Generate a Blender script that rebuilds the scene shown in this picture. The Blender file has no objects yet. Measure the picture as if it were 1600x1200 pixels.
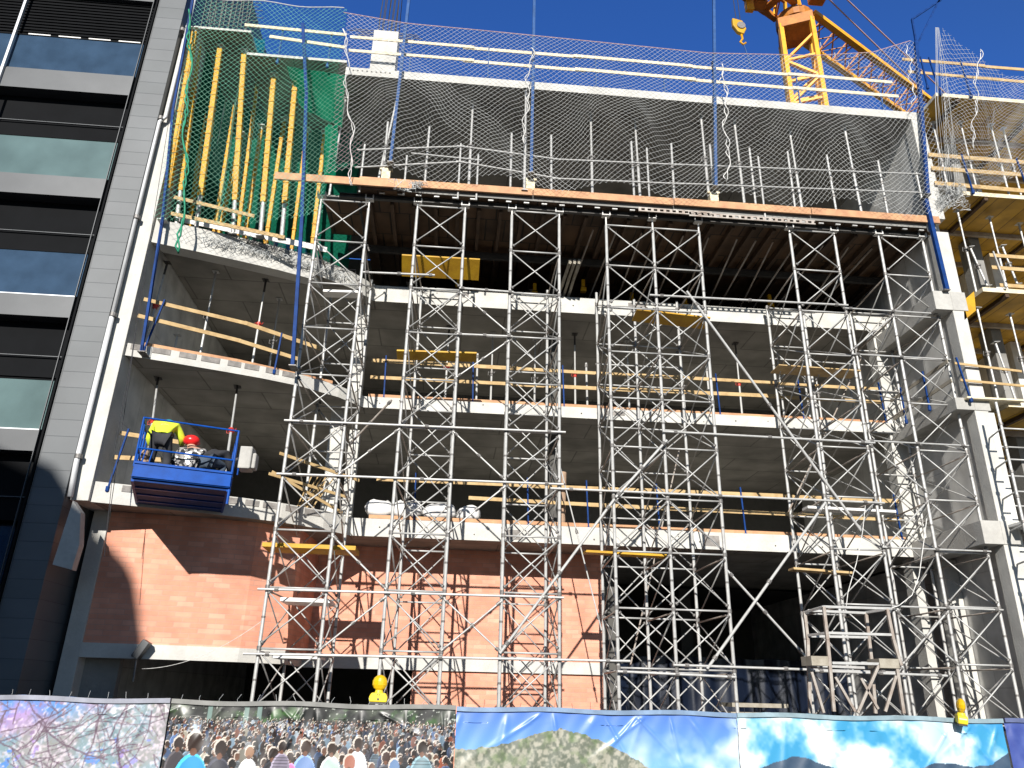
import bpy, math, random
import numpy as np
from mathutils import Vector, Matrix, Quaternion
random.seed(11); rng = np.random.default_rng(5)
SC = bpy.context.scene; COL = SC.collection
V = Vector
# ------------------------------------------------------------------ camera
f_px = 1200.0; th = math.radians(22.08); ps = math.radians(4.3); rl = math.radians(1.4)
Fw = V((math.sin(ps)*math.cos(th), math.cos(ps)*math.cos(th), math.sin(th)))
R0 = V((math.cos(ps), -math.sin(ps), 0)); U0 = R0.cross(Fw)
Rt = R0*math.cos(rl) + U0*math.sin(rl); Up = U0*math.cos(rl) - R0*math.sin(rl)
EYE = V((0, 0, 2.1))
cam = bpy.data.cameras.new('camera'); cam.sensor_width = 36; cam.lens = 27; cam.clip_start = .1; cam.clip_end = 3000
co = bpy.data.objects.new('camera', cam); COL.objects.link(co)
m = Matrix((Rt, Up, -Fw)).transposed().to_4x4(); m.translation = EYE; co.matrix_world = m
SC.camera = co
def atY(x, y, Y):            # measured point of the photograph -> place in the world on the plane Y
    d = Fw + Rt*((x-800)/f_px) + Up*((600-y)/f_px)
    return EYE + d*(Y/d.y)
def atZ(x, y, Z):
    d = Fw + Rt*((x-800)/f_px) + Up*((600-y)/f_px)
    return EYE + d*((Z-EYE.z)/d.z)
# ------------------------------------------------------------------ materials
def mat(name, col, rough=.7, metal=0., var=.25, scale=3., col2=None, fine=40., bump=.15, bscale=60., spec=.4, coord='Object', trans=0.):
    M = bpy.data.materials.new(name); M.use_nodes = True; nt = M.node_tree; N = nt.nodes; L = nt.links
    b = N['Principled BSDF']; b.inputs['Roughness'].default_value = rough; b.inputs['Metallic'].default_value = metal
    b.inputs['Specular IOR Level'].default_value = spec
    tc = N.new('ShaderNodeTexCoord'); out = tc.outputs[coord]
    n1 = N.new('ShaderNodeTexNoise'); n1.inputs['Scale'].default_value = scale; n1.inputs['Detail'].default_value = 6
    n2 = N.new('ShaderNodeTexNoise'); n2.inputs['Scale'].default_value = fine; n2.inputs['Detail'].default_value = 3
    L.new(out, n1.inputs['Vector']); L.new(out, n2.inputs['Vector'])
    c2 = col2 if col2 else tuple(c*(1-var) for c in col)
    r = N.new('ShaderNodeValToRGB'); r.color_ramp.elements[0].position = .32; r.color_ramp.elements[1].position = .66
    r.color_ramp.elements[0].color = (*c2, 1); r.color_ramp.elements[1].color = (*col, 1)
    L.new(n1.outputs['Fac'], r.inputs['Fac'])
    mx = N.new('ShaderNodeMix'); mx.data_type = 'RGBA'; mx.blend_type = 'MULTIPLY'; mx.inputs['Factor'].default_value = min(1., var*1.6)
    L.new(r.outputs['Color'], mx.inputs['A']); L.new(n2.outputs['Fac'], mx.inputs['B'])
    bc = N.new('ShaderNodeMix'); bc.data_type = 'RGBA'; bc.blend_type = 'MIX'; bc.inputs['Factor'].default_value = .5
    L.new(r.outputs['Color'], bc.inputs['A']); L.new(mx.outputs['Result'], bc.inputs['B'])
    L.new(bc.outputs['Result'], b.inputs['Base Color'])
    if bump:
        bp = N.new('ShaderNodeBump'); bp.inputs['Strength'].default_value = bump; bp.inputs['Distance'].default_value = .02
        n3 = N.new('ShaderNodeTexNoise'); n3.inputs['Scale'].default_value = bscale; n3.inputs['Detail'].default_value = 4
        L.new(out, n3.inputs['Vector']); L.new(n3.outputs['Fac'], bp.inputs['Height']); L.new(bp.outputs['Normal'], b.inputs['Normal'])
    return M
def grid_mat(name, col, col2, mortar, bw, bh, ms, offset=.5, rough=.8, coord='UV', bump=.4, swap=None, var=.2, bias=0., noise=4.):
    """brick or panel pattern"""
    M = bpy.data.materials.new(name); M.use_nodes = True; nt = M.node_tree; N = nt.nodes; L = nt.links
    b = N['Principled BSDF']; b.inputs['Roughness'].default_value = rough; b.inputs['Specular IOR Level'].default_value = .3
    tc = N.new('ShaderNodeTexCoord'); src = tc.outputs[coord]
    if swap:
        s = N.new('ShaderNodeSeparateXYZ'); c = N.new('ShaderNodeCombineXYZ'); L.new(src, s.inputs[0])
        L.new(s.outputs[swap[0]], c.inputs[0]); L.new(s.outputs[swap[1]], c.inputs[1]); vec = c.outputs[0]
    else: vec = src
    br = N.new('ShaderNodeTexBrick'); br.offset = offset; br.inputs['Scale'].default_value = 1
    br.inputs['Brick Width'].default_value = bw; br.inputs['Row Height'].default_value = bh; br.inputs['Mortar Size'].default_value = ms
    br.inputs['Mortar Smooth'].default_value = .2; br.inputs['Bias'].default_value = bias
    br.inputs['Color1'].default_value = (*col, 1); br.inputs['Color2'].default_value = (*col2, 1); br.inputs['Mortar'].default_value = (*mortar, 1)
    L.new(vec, br.inputs['Vector'])
    n = N.new('ShaderNodeTexNoise'); n.inputs['Scale'].default_value = noise; n.inputs['Detail'].default_value = 7; L.new(tc.outputs['Object'], n.inputs['Vector'])
    rr = N.new('ShaderNodeMapRange'); rr.inputs['From Min'].default_value = .3; rr.inputs['From Max'].default_value = .7
    rr.inputs['To Min'].default_value = 1-var; rr.inputs['To Max'].default_value = 1+var*.4; L.new(n.outputs['Fac'], rr.inputs['Value'])
    mx = N.new('ShaderNodeMix'); mx.data_type = 'RGBA'; mx.blend_type = 'MULTIPLY'; mx.inputs['Factor'].default_value = 1
    L.new(br.outputs['Color'], mx.inputs['A']); L.new(rr.outputs['Result'], mx.inputs['B']); L.new(mx.outputs['Result'], b.inputs['Base Color'])
    bp = N.new('ShaderNodeBump'); bp.inputs['Strength'].default_value = bump; bp.inputs['Distance'].default_value = .01; bp.invert = True
    L.new(br.outputs['Fac'], bp.inputs['Height']); L.new(bp.outputs['Normal'], b.inputs['Normal'])
    return M
C = {}
C['conc'] = mat('concrete', (.50, .49, .455), .85, var=.3, scale=1.3, fine=14, col2=(.36, .35, .325), bump=.3, bscale=25)
C['conc_w'] = mat('pale_concrete', (.54, .53, .49), .85, var=.22, scale=2.2, fine=18, col2=(.44, .43, .40), bump=.3, bscale=25)
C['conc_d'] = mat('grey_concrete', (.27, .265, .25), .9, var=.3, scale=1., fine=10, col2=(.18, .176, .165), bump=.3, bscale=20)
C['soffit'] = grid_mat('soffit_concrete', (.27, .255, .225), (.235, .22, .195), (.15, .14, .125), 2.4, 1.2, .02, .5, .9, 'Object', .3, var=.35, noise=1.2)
C['wallc'] = grid_mat('board_marked_concrete', (.58, .575, .55), (.54, .535, .51), (.42, .415, .40), 1.25, 2.5, .012, 0, .85, 'Object', .3, swap=(1, 2), var=.3, noise=2.)
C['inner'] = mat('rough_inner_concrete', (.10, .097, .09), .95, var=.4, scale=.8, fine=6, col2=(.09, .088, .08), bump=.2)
C['brick'] = grid_mat('red_brick', (.60, .265, .175), (.74, .39, .28), (.52, .28, .21), .33, .105, .0075, .5, .9, 'UV', .5, var=.22, bias=-.45, noise=2.2)
C['steel'] = mat('galvanised_steel', (.49, .49, .475), .5, .25, var=.35, scale=6, fine=50, col2=(.40, .395, .38), bump=.1)
C['steel_o'] = mat('weathered_steel', (.44, .41, .37), .6, .3, var=.4, scale=4, fine=30, col2=(.28, .22, .18), bump=.2)
C['steel_d'] = mat('dark_steel', (.09, .085, .08), .6, .5, var=.3, scale=6)
C['clamp'] = mat('clamp_steel', (.22, .21, .20), .55, .5, var=.3, scale=20)
C['blue'] = mat('blue_painted_steel', (.006, .045, .20), .6, spec=.12, var=.35, scale=5, fine=30, bump=.1)
C['blue_l'] = mat('pale_blue_painted_steel', (.035, .10, .27), .6, spec=.15, var=.35, scale=5, fine=30, bump=.1)
C['blue_b'] = mat('bright_blue_paint', (.002, .070, .36), .45, spec=.2, var=.25, scale=5, fine=30, bump=.05)
C['red'] = mat('red_paint', (.50, .045, .03), .45, var=.2)
C['yel'] = mat('yellow_painted_steel', (.62, .34, .008), .45, spec=.2, var=.3, scale=5, fine=20, col2=(.50, .24, .008))
C['ply'] = mat('yellow_formwork_board', (.56, .33, .02), .5, spec=.2, var=.3, scale=2.5, fine=20, col2=(.42, .22, .02), bump=.1)
C['ply_s'] = grid_mat('yellow_formwork_soffit', (.55, .33, .04), (.42, .25, .035), (.12, .06, .02), 2.5, .5, .012, 0, .5, 'Object', .3, swap=(1, 0), var=.45, noise=1.5)
C['timber'] = mat('pale_timber', (.52, .37, .18), .75, var=.3, scale=6, fine=50, col2=(.38, .25, .11), bump=.2)
C['timber_w'] = mat('whitewashed_timber', (.76, .68, .50), .75, var=.25, scale=6, fine=50, col2=(.60, .50, .33), bump=.2)
C['timber_o'] = mat('orange_timber', (.58, .33, .17), .7, var=.35, scale=3, fine=30, col2=(.42, .21, .11), bump=.2)
C['timber_g'] = mat('grey_timber', (.36, .33, .27), .85, var=.3, scale=6, fine=50, col2=(.25, .22, .17), bump=.2)
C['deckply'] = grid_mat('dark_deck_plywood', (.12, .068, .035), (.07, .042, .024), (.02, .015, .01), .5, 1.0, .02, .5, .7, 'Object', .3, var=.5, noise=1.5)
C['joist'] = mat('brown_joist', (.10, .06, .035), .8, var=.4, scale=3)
C['clad'] = grid_mat('grey_cladding_tile', (.105, .112, .118), (.092, .10, .105), (.06, .065, .07), .70, .36, .006, 0, .45, 'Object', .5, swap=(0, 2), var=.15, noise=1.)
C['band'] = mat('grey_metal_band', (.078, .082, .086), .45, .3, var=.12, scale=1.5, fine=5, bump=0)
C['black'] = mat('black_metal', (.006, .0065, .0075), .8, spec=.08, var=.2, scale=2, bump=0)
C['alu'] = mat('aluminium', (.62, .63, .64), .35, .6, var=.1, bump=0)
C['white'] = mat('white_paint', (.74, .73, .70), .6, var=.15, scale=3)
C['white_pipe'] = mat('white_plastic_pipe', (.60, .61, .62), .4, var=.15, scale=3)
C['netw'] = mat('white_net_cord', (.50, .51, .50), .8, var=.1, bump=0)
C['netg'] = mat('green_net_cord', (.16, .46, .32), .8, var=.3, bump=0)
C['netd'] = mat('black_net_cord', (.03, .03, .035), .8, var=.1, bump=0)
C['rope'] = mat('white_rope', (.72, .71, .68), .85, var=.3, scale=12)
C['pink'] = mat('pink_rope', (.50, .33, .32), .8, var=.2, bump=0)
C['ygrn'] = mat('green_twisted_net', (.03, .30, .17), .8, var=.4, scale=10)
C['crane'] = mat('crane_yellow', (.88, .43, .03), .45, var=.25, scale=1.5, fine=6, col2=(.78, .32, .02), bump=0)
C['crane_d'] = mat('crane_orange', (.55, .20, .03), .55, var=.4, scale=1.5, fine=6, bump=0)
C['bag'] = mat('white_woven_bag', (.76, .75, .73), .75, var=.2, scale=6, fine=40)
C['asph'] = mat('asphalt', (.055, .055, .056), .9, var=.3, scale=.8, fine=60)
C['stone'] = mat('plaster', (.40, .36, .31), .9, var=.2, scale=.6, fine=5)
C['skin'] = mat('skin', (.50, .29, .20), .6, var=.1, bump=0)
C['hiv'] = mat('fluorescent_yellow_cloth', (.72, .86, .05), .8, var=.15, scale=12)
C['navy'] = mat('dark_blue_cloth', (.06, .085, .12), .85, var=.3, scale=10)
C['char'] = mat('charcoal_cloth', (.035, .036, .042), .85, var=.3, scale=10)
C['tapeg'] = mat('grey_reflective_tape', (.45, .47, .50), .4, var=.1)
C['helr'] = mat('red_helmet_plastic', (.72, .02, .02), .3, var=.05, bump=0)
C['helb'] = mat('teal_helmet_plastic', (.03, .28, .36), .3, var=.05, bump=0)
C['conc_patch'] = mat('rough_dark_patch', (.30, .28, .26), .9, var=.4, scale=8)
C['card'] = mat('brown_cardboard', (.40, .27, .18), .85, var=.3, scale=8)
# camouflage cloth
M = mat('black_and_white_camouflage_cloth', (.7, .7, .68), .85); C['camo'] = M; nt = M.node_tree
vo = nt.nodes.new('ShaderNodeTexVoronoi'); vo.inputs['Scale'].default_value = 19; tc = nt.nodes.new('ShaderNodeTexCoord'); nt.links.new(tc.outputs['Object'], vo.inputs['Vector'])
rp = nt.nodes.new('ShaderNodeValToRGB'); rp.color_ramp.interpolation = 'CONSTANT'; rp.color_ramp.elements[0].color = (.02, .02, .022, 1); rp.color_ramp.elements[1].position = .42; rp.color_ramp.elements[1].color = (.80, .79, .76, 1)
e = rp.color_ramp.elements.new(.62); e.color = (.25, .24, .23, 1); sp = nt.nodes.new('ShaderNodeSeparateColor'); nt.links.new(vo.outputs['Color'], sp.inputs[0]); nt.links.new(sp.outputs[0], rp.inputs['Fac'])
nt.links.new(rp.outputs['Color'], nt.nodes['Principled BSDF'].inputs['Base Color'])
def glass_mat(name, col, rough, alpha_mix, ior=1.5, nscale=2.):
    M = bpy.data.materials.new(name); M.use_nodes = True; nt = M.node_tree; N = nt.nodes; L = nt.links
    b = N['Principled BSDF']; b.inputs['Roughness'].default_value = rough; b.inputs['IOR'].default_value = ior
    n = N.new('ShaderNodeTexNoise'); n.inputs['Scale'].default_value = nscale; n.inputs['Detail'].default_value = 5
    tc = N.new('ShaderNodeTexCoord'); L.new(tc.outputs['Object'], n.inputs['Vector'])
    r = N.new('ShaderNodeValToRGB'); r.color_ramp.elements[0].position = .35; r.color_ramp.elements[1].position = .68
    r.color_ramp.elements[0].color = (*[c*.72 for c in col], 1); r.color_ramp.elements[1].color = (*col, 1)
    L.new(n.outputs['Fac'], r.inputs['Fac']); L.new(r.outputs['Color'], b.inputs['Base Color'])
    t = N.new('ShaderNodeBsdfTransparent'); mx = N.new('ShaderNodeMixShader'); mx.inputs[0].default_value = alpha_mix
    L.new(b.outputs[0], mx.inputs[2]); L.new(t.outputs[0], mx.inputs[1]); L.new(mx.outputs[0], N['Material Output'].inputs[0])
    return M
C['glass1'] = glass_mat('dusty_blue_glass', (.035, .065, .11), .12, .93)
C['glass2'] = glass_mat('dusty_green_glass', (.10, .155, .155), .18, .95, nscale=1.)
C['glass3'] = glass_mat('dark_blue_glass', (.015, .03, .06), .05, .9)
C['winblue'] = glass_mat('window_glass', (.02, .05, .13), .04, 1., 1.7)
def mesh_mat(name, col, cover, translucency=.5):
    M = bpy.data.materials.new(name); M.use_nodes = True; nt = M.node_tree; N = nt.nodes; L = nt.links
    for n in list(N):
        if n.type == 'BSDF_PRINCIPLED': N.remove(n)
    d = N.new('ShaderNodeBsdfDiffuse'); d.inputs[0].default_value = (*col, 1)
    tl = N.new('ShaderNodeBsdfTranslucent'); tl.inputs[0].default_value = (*col, 1)
    m1 = N.new('ShaderNodeMixShader'); m1.inputs[0].default_value = translucency; L.new(d.outputs[0], m1.inputs[1]); L.new(tl.outputs[0], m1.inputs[2])
    t = N.new('ShaderNodeBsdfTransparent'); mx = N.new('ShaderNodeMixShader')
    tc = N.new('ShaderNodeTexCoord'); n = N.new('ShaderNodeTexNoise'); n.inputs['Scale'].default_value = 1.6; n.inputs['Detail'].default_value = 4; L.new(tc.outputs['Object'], n.inputs['Vector'])
    mr = N.new('ShaderNodeMapRange'); mr.inputs['From Min'].default_value = .3; mr.inputs['From Max'].default_value = .7
    mr.inputs['To Min'].default_value = max(0, cover-.12); mr.inputs['To Max'].default_value = min(1, cover+.12); L.new(n.outputs['Fac'], mr.inputs['Value'])
    L.new(mr.outputs[0], mx.inputs[0]); L.new(t.outputs[0], mx.inputs[1]); L.new(m1.outputs[0], mx.inputs[2]); L.new(mx.outputs[0], N['Material Output'].inputs[0])
    return M
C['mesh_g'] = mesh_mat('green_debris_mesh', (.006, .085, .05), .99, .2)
C['mesh_gl'] = mesh_mat('sunlit_green_debris_mesh', (.005, .20, .10), .88)  # brighter copy of the green mesh, sunlight put into the colour
C['mesh_t'] = mesh_mat('sky_tinted_debris_mesh', (.005, .15, .22), .82)  # green mesh turned teal, the sky showing through put into its colour
# ------------------------------------------------------------------ mesh helpers
class MB:
    def __init__(s): s.v = []; s.f = []; s.mi = []; s.uv = None
    def add(s, vs, fs, k=0):
        o = len(s.v); s.v += [tuple(p) for p in vs]; s.f += [tuple(i+o for i in f) for f in fs]; s.mi += [k]*len(fs); return s
    def box(s, x0, x1, y0, y1, z0, z1, k=0, kb=None):
        vs = [(x0,y0,z0),(x1,y0,z0),(x1,y1,z0),(x0,y1,z0),(x0,y0,z1),(x1,y0,z1),(x1,y1,z1),(x0,y1,z1)]
        s.add(vs, [(0,3,2,1)], k if kb is None else kb)
        o = len(s.v)-8
        for q in [(4,5,6,7),(0,1,5,4),(1,2,6,5),(2,3,7,6),(3,0,4,7)]: s.f.append(tuple(i+o for i in q)); s.mi.append(k)
        return s
    def bar(s, p, q, w, h, up=V((0,0,1)), k=0):
        """box from p to q, w across, h along up"""
        p = V(p); q = V(q); d = (q-p).normalized(); a = d.cross(V(up))
        if a.length < 1e-4: a = d.cross(V((0,1,0)))
        a.normalize(); b = a.cross(d).normalized(); a = a*w/2; b = b*h/2
        vs = [p-a-b, p+a-b, p+a+b, p-a+b, q-a-b, q+a-b, q+a+b, q-a+b]
        return s.add(vs, [(0,1,2,3),(7,6,5,4),(0,4,5,1),(1,5,6,2),(2,6,7,3),(3,7,4,0)], k)
    def tube(s, p, q, r, n=8, r2=None, k=0, cap=True):
        p = V(p); q = V(q); d = (q-p).normalized(); a = d.orthogonal().normalized(); b = d.cross(a); r2 = r if r2 is None else r2
        vs = []
        for i in range(n):
            t = 2*math.pi*i/n; c = a*math.cos(t)+b*math.sin(t); vs += [p+c*r, q+c*r2]
        fs = [(2*i, (2*i+2) % (2*n), (2*i+3) % (2*n), 2*i+1) for i in range(n)]
        if cap: fs += [tuple(range(0, 2*n, 2))[::-1], tuple(range(1, 2*n, 2))]
        return s.add(vs, fs, k)
    def path(s, pts, r, n=5, k=0):
        pts = [V(p) for p in pts]; vs = []; m_ = len(pts); prev = None
        for i, p in enumerate(pts):
            d = (pts[min(i+1, m_-1)]-pts[max(i-1, 0)]).normalized()
            a = d.orthogonal().normalized() if prev is None else (prev-d*prev.dot(d)).normalized()
            prev = a; b = d.cross(a); rr = r[i] if isinstance(r, (list, tuple)) else r
            for j in range(n):
                t = 2*math.pi*j/n; vs.append(p+(a*math.cos(t)+b*math.sin(t))*rr)
        fs = [(i*n+j, i*n+(j+1) % n, (i+1)*n+(j+1) % n, (i+1)*n+j) for i in range(m_-1) for j in range(n)]
        fs += [tuple(range(n))[::-1], tuple(range((m_-1)*n, m_*n))]
        return s.add(vs, fs, k)
    def prism(s, pts, z0, z1, k=0, kb=None):
        n = len(pts); vs = [(x, y, z0) for x, y in pts]+[(x, y, z1) for x, y in pts]
        ar = sum(pts[i][0]*pts[(i+1) % n][1]-pts[(i+1) % n][0]*pts[i][1] for i in range(n))
        up = tuple(range(n, 2*n)); dn = tuple(range(n))[::-1]; sides = [(i, (i+1) % n, n+(i+1) % n, n+i) for i in range(n)]
        if ar < 0: up = up[::-1]; dn = dn[::-1]; sides = [q[::-1] for q in sides]
        s.add(vs, [dn], k if kb is None else kb); o = len(s.v)-2*n
        for q in [up]+sides: s.f.append(tuple(i+o for i in q)); s.mi.append(k)
        return s
    def ball(s, c, r, n=10, m_=7, sc=(1,1,1), k=0):
        c = V(c); vs = [c+V((0,0,-r*sc[2]))]
        for i in range(1, m_):
            a = -math.pi/2+math.pi*i/m_
            for j in range(n):
                t = 2*math.pi*j/n; vs.append(c+V((r*sc[0]*math.cos(a)*math.cos(t), r*sc[1]*math.cos(a)*math.sin(t), r*sc[2]*math.sin(a))))
        vs.append(c+V((0,0,r*sc[2]))); fs = [(0, 1+(j+1) % n, 1+j) for j in range(n)]
        for i in range(m_-2):
            for j in range(n): a0 = 1+i*n; fs.append((a0+j, a0+(j+1) % n, a0+n+(j+1) % n, a0+n+j))
        a0 = 1+(m_-2)*n; fs += [(a0+j, a0+(j+1) % n, len(vs)-1) for j in range(n)]
        return s.add(vs, fs, k)
    def build(s, name, mats, parent=None, smooth=False, bevel=0.):
        me = bpy.data.meshes.new(name); me.from_pydata(s.v, [], s.f)
        if not isinstance(mats, (list, tuple)): mats = [mats]
        for q in mats: me.materials.append(q)
        if len(mats) > 1: me.polygons.foreach_set('material_index', s.mi)
        if smooth: me.polygons.foreach_set('use_smooth', [True]*len(me.polygons))
        me.update(); o = bpy.data.objects.new(name, me); COL.objects.link(o)
        if parent: o.parent = parent
        if bevel:
            b = o.modifiers.new('bevel', 'BEVEL'); b.width = bevel; b.segments = 2
        return o
def tag(o, label=None, cat=None, group=None, kind=None):
    if label: o['label'] = label
    if cat: o['category'] = cat
    if group: o['group'] = group
    if kind: o['kind'] = kind
    return o
def empty(name, loc, label, cat, group=None, rz=0):
    o = bpy.data.objects.new(name, None); COL.objects.link(o); o.location = loc; o.rotation_euler = (0, 0, rz); o.empty_display_size = .2
    return tag(o, label, cat, group)
_cache = {}
def stick(name, parent, p, q, r, mt, n=8, mk=None):
    """one straight tube part; equal tubes share a mesh"""
    p = V(p); q = V(q); L_ = (q-p).length; key = (round(L_, 2), r, mt.name, n, mk)
    if key not in _cache:
        b = MB().tube((0,0,0), (0,0,key[0]), r, n)
        if mk: mk_detail(b, key[0], r, mk)
        o = b.build(name, [mt, C['clamp']] if mk else mt, smooth=False); _cache[key] = o.data
        o.data.polygons.foreach_set('use_smooth', [len(pl.vertices) == 4 for pl in o.data.polygons])
    else:
        o = bpy.data.objects.new(name, _cache[key]); COL.objects.link(o)
    if parent: o.parent = parent
    o.location = p; o.rotation_mode = 'QUATERNION'; o.rotation_quaternion = V((0,0,1)).rotation_difference((q-p).normalized())
    return o
def mk_detail(b, L_, r, mk):
    if mk == 'brace':                      # flattened ends and bolts
        for z in (.02, L_-.02): b.bar((-.035,0,z), (.035,0,z), .03, .05, k=1)
LV = [2.87+1.172*k for k in range(-2, 10)]
ORD = ['first', 'second', 'third', 'fourth', 'fifth', 'sixth', 'seventh', 'eighth', 'ninth', 'tenth', 'eleventh', 'twelfth', 'thirteenth', 'fourteenth']
# ------------------------------------------------------------------ world, sun, ground
w = bpy.data.worlds.new('World'); SC.world = w; w.use_nodes = True; nt = w.node_tree
sky = nt.nodes.new('ShaderNodeTexSky'); sky.sky_type = 'NISHITA'; sky.sun_disc = False
SD = V((-.15, -1, .45)).normalized()
sky.sun_elevation = math.asin(SD.z); sky.sun_rotation = math.atan2(SD.x, SD.y) % (2*math.pi)
sky.altitude = 1000; sky.air_density = 1.0; sky.dust_density = .15; sky.ozone_density = 3.5
hs = nt.nodes.new('ShaderNodeHueSaturation'); hs.inputs['Saturation'].default_value = 1.05; nt.links.new(sky.outputs[0], hs.inputs['Color'])
# the clear northern sky, away from the sun, is a deeper blue
tcw = nt.nodes.new('ShaderNodeTexCoord'); spw = nt.nodes.new('ShaderNodeSeparateXYZ'); nt.links.new(tcw.outputs['Generated'], spw.inputs[0])
mrw = nt.nodes.new('ShaderNodeMapRange'); mrw.inputs['From Min'].default_value = .1; mrw.inputs['From Max'].default_value = .6; nt.links.new(spw.outputs['Y'], mrw.inputs['Value'])
mxw = nt.nodes.new('ShaderNodeMix'); mxw.data_type = 'RGBA'; mxw.blend_type = 'MULTIPLY'; mxw.inputs['B'].default_value = (.62, 1.12, 1.95, 1)
nt.links.new(mrw.outputs[0], mxw.inputs['Factor']); nt.links.new(hs.outputs[0], mxw.inputs['A'])
nt.links.new(mxw.outputs['Result'], nt.nodes['Background'].inputs[0]); nt.nodes['Background'].inputs[1].default_value = .062
sl = bpy.data.lights.new('sun', 'SUN'); sl.energy = 4.9; sl.angle = math.radians(.53); sl.color = (1, .955, .89)
so = bpy.data.objects.new('sun', sl); COL.objects.link(so); so.rotation_mode = 'QUATERNION'; so.rotation_quaternion = V((0,0,1)).rotation_difference(SD)
SC.view_settings.view_transform = 'Standard'; SC.view_settings.look = 'None'; SC.view_settings.exposure = .72; SC.view_settings.gamma = 1
SC.cycles.max_bounces = 6; SC.cycles.diffuse_bounces = 4; SC.cycles.transparent_max_bounces = 12
tag(MB().add([(-900,-900,0),(900,-900,0),(900,900,0),(-900,900,0)], [(0,1,2,3)]).build('ground', C['asph']), kind='structure')
tag(MB().box(-40, 40, 4.6, 5.7, .004, .14).build('pavement', C['conc_d']), kind='structure')
# ------------------------------------------------------------------ main concrete building
FE = [(-7.35, 16.1), (-6.4, 16.4), (-5.4, 16.75), (-4.6, 17.05), (-3.8, 17.42), (-2.95, 18.05), (-2.4, 18.7)]
bld = empty('concrete_building', (0, 0, 0), 'unfinished concrete building with open floors and curved slab edges behind the scaffolding', 'building')
def slab(z0, z1, lab=None, front=FE, x1=12.38, back=26):
    pts = list(front)+[(x1, front[-1][1]), (x1, back), (front[0][0], back)]
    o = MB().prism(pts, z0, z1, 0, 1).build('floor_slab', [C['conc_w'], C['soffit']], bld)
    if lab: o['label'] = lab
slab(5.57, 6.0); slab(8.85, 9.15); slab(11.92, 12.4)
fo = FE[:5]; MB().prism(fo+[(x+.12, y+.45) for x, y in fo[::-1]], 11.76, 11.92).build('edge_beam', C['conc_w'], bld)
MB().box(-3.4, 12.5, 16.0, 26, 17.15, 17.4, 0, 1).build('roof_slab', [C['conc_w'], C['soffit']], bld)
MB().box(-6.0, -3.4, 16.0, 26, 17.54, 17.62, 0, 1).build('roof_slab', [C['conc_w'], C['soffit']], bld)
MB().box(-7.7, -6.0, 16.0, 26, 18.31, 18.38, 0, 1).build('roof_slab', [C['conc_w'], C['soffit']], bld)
MB().box(-7.72, -7.36, 16.0, 16.7, 5.57, 18.25).build('column', C['conc_w'], bld, bevel=.01)
MB().box(-7.62, -7.28, 16.95, 17.6, 0, 5.57).build('column', C['conc_w'], bld, bevel=.01)
MB().box(-7.70, -7.38, 16.7, 26, 5.57, 18.25).build('side_wall', C['wallc'], bld)
MB().box(-7.70, -7.38, 17.6, 32, 0, 5.57).build('side_wall', C['wallc'], bld)
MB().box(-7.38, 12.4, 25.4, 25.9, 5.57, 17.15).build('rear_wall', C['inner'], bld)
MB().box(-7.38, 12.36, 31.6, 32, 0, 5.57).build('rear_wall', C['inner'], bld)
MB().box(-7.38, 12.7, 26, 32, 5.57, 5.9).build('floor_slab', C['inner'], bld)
# right cross wall, beams and columns
MB().box(12.36, 12.72, 16.35, 32, 0, 5.57).build('side_wall', C['wallc'], bld)
MB().box(12.14, 12.5, 16.352, 25.4, 5.57, 17.15).build('side_wall', C['wallc'], bld)
for z0, z1 in ((0, 5.42), (5.94, 8.56), (8.86, 11.2), (11.72, 13.5), (13.9, 17.15)):
    MB().box(12.12, 12.46, 16.0, 16.35, z0, z1).build('column', C['conc_w'], bld, bevel=.01)
for z0, z1 in ((5.42, 5.94), (8.56, 8.86), (11.2, 11.72)):
    MB().box(11.68, 12.135, 15.98, 18.69, z0, z1).box(12.135, 12.52, 15.98, 16.34, z0, z1).build('beam', C['conc'], bld, bevel=.01)
MB().box(11.62, 12.1, 18.72, 19.1, 6.0, 8.85).build('column', C['conc_w'], bld)
MB().box(11.62, 12.1, 18.72, 19.1, 9.15, 11.92).build('column', C['conc_w'], bld)
MB().box(12.0, 12.34, 18.05, 18.45, 0, 5.42).build('column', C['conc_w'], bld)
MB().box(11.72, 11.98, 18.9, 19.3, 0, 5.57).build('column', C['conc_w'], bld)
for z0, z1, x in ((6.0, 8.85, -3.22), (9.15, 11.92, -2.85)): MB().box(x, x+.32, 18.95, 19.3, z0, z1).build('column', C['conc_w'], bld)
MB().box(-2.7, -2.45, 18.92, 19.2, 6.0, 8.3).build('column', C['conc_w'], bld)
for z0, z1 in ((6.0, 8.85), (9.15, 11.92), (12.4, 13.4)):
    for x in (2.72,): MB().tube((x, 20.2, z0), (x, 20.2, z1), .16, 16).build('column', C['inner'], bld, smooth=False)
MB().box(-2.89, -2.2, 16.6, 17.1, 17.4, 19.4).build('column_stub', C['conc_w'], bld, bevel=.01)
for (x, y) in [(4.0, 20.4), (7.8, 26.2)]: MB().box(x, x+.4, y, y+.4, 0, 5.57).build('column', C['inner'], bld)
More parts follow.
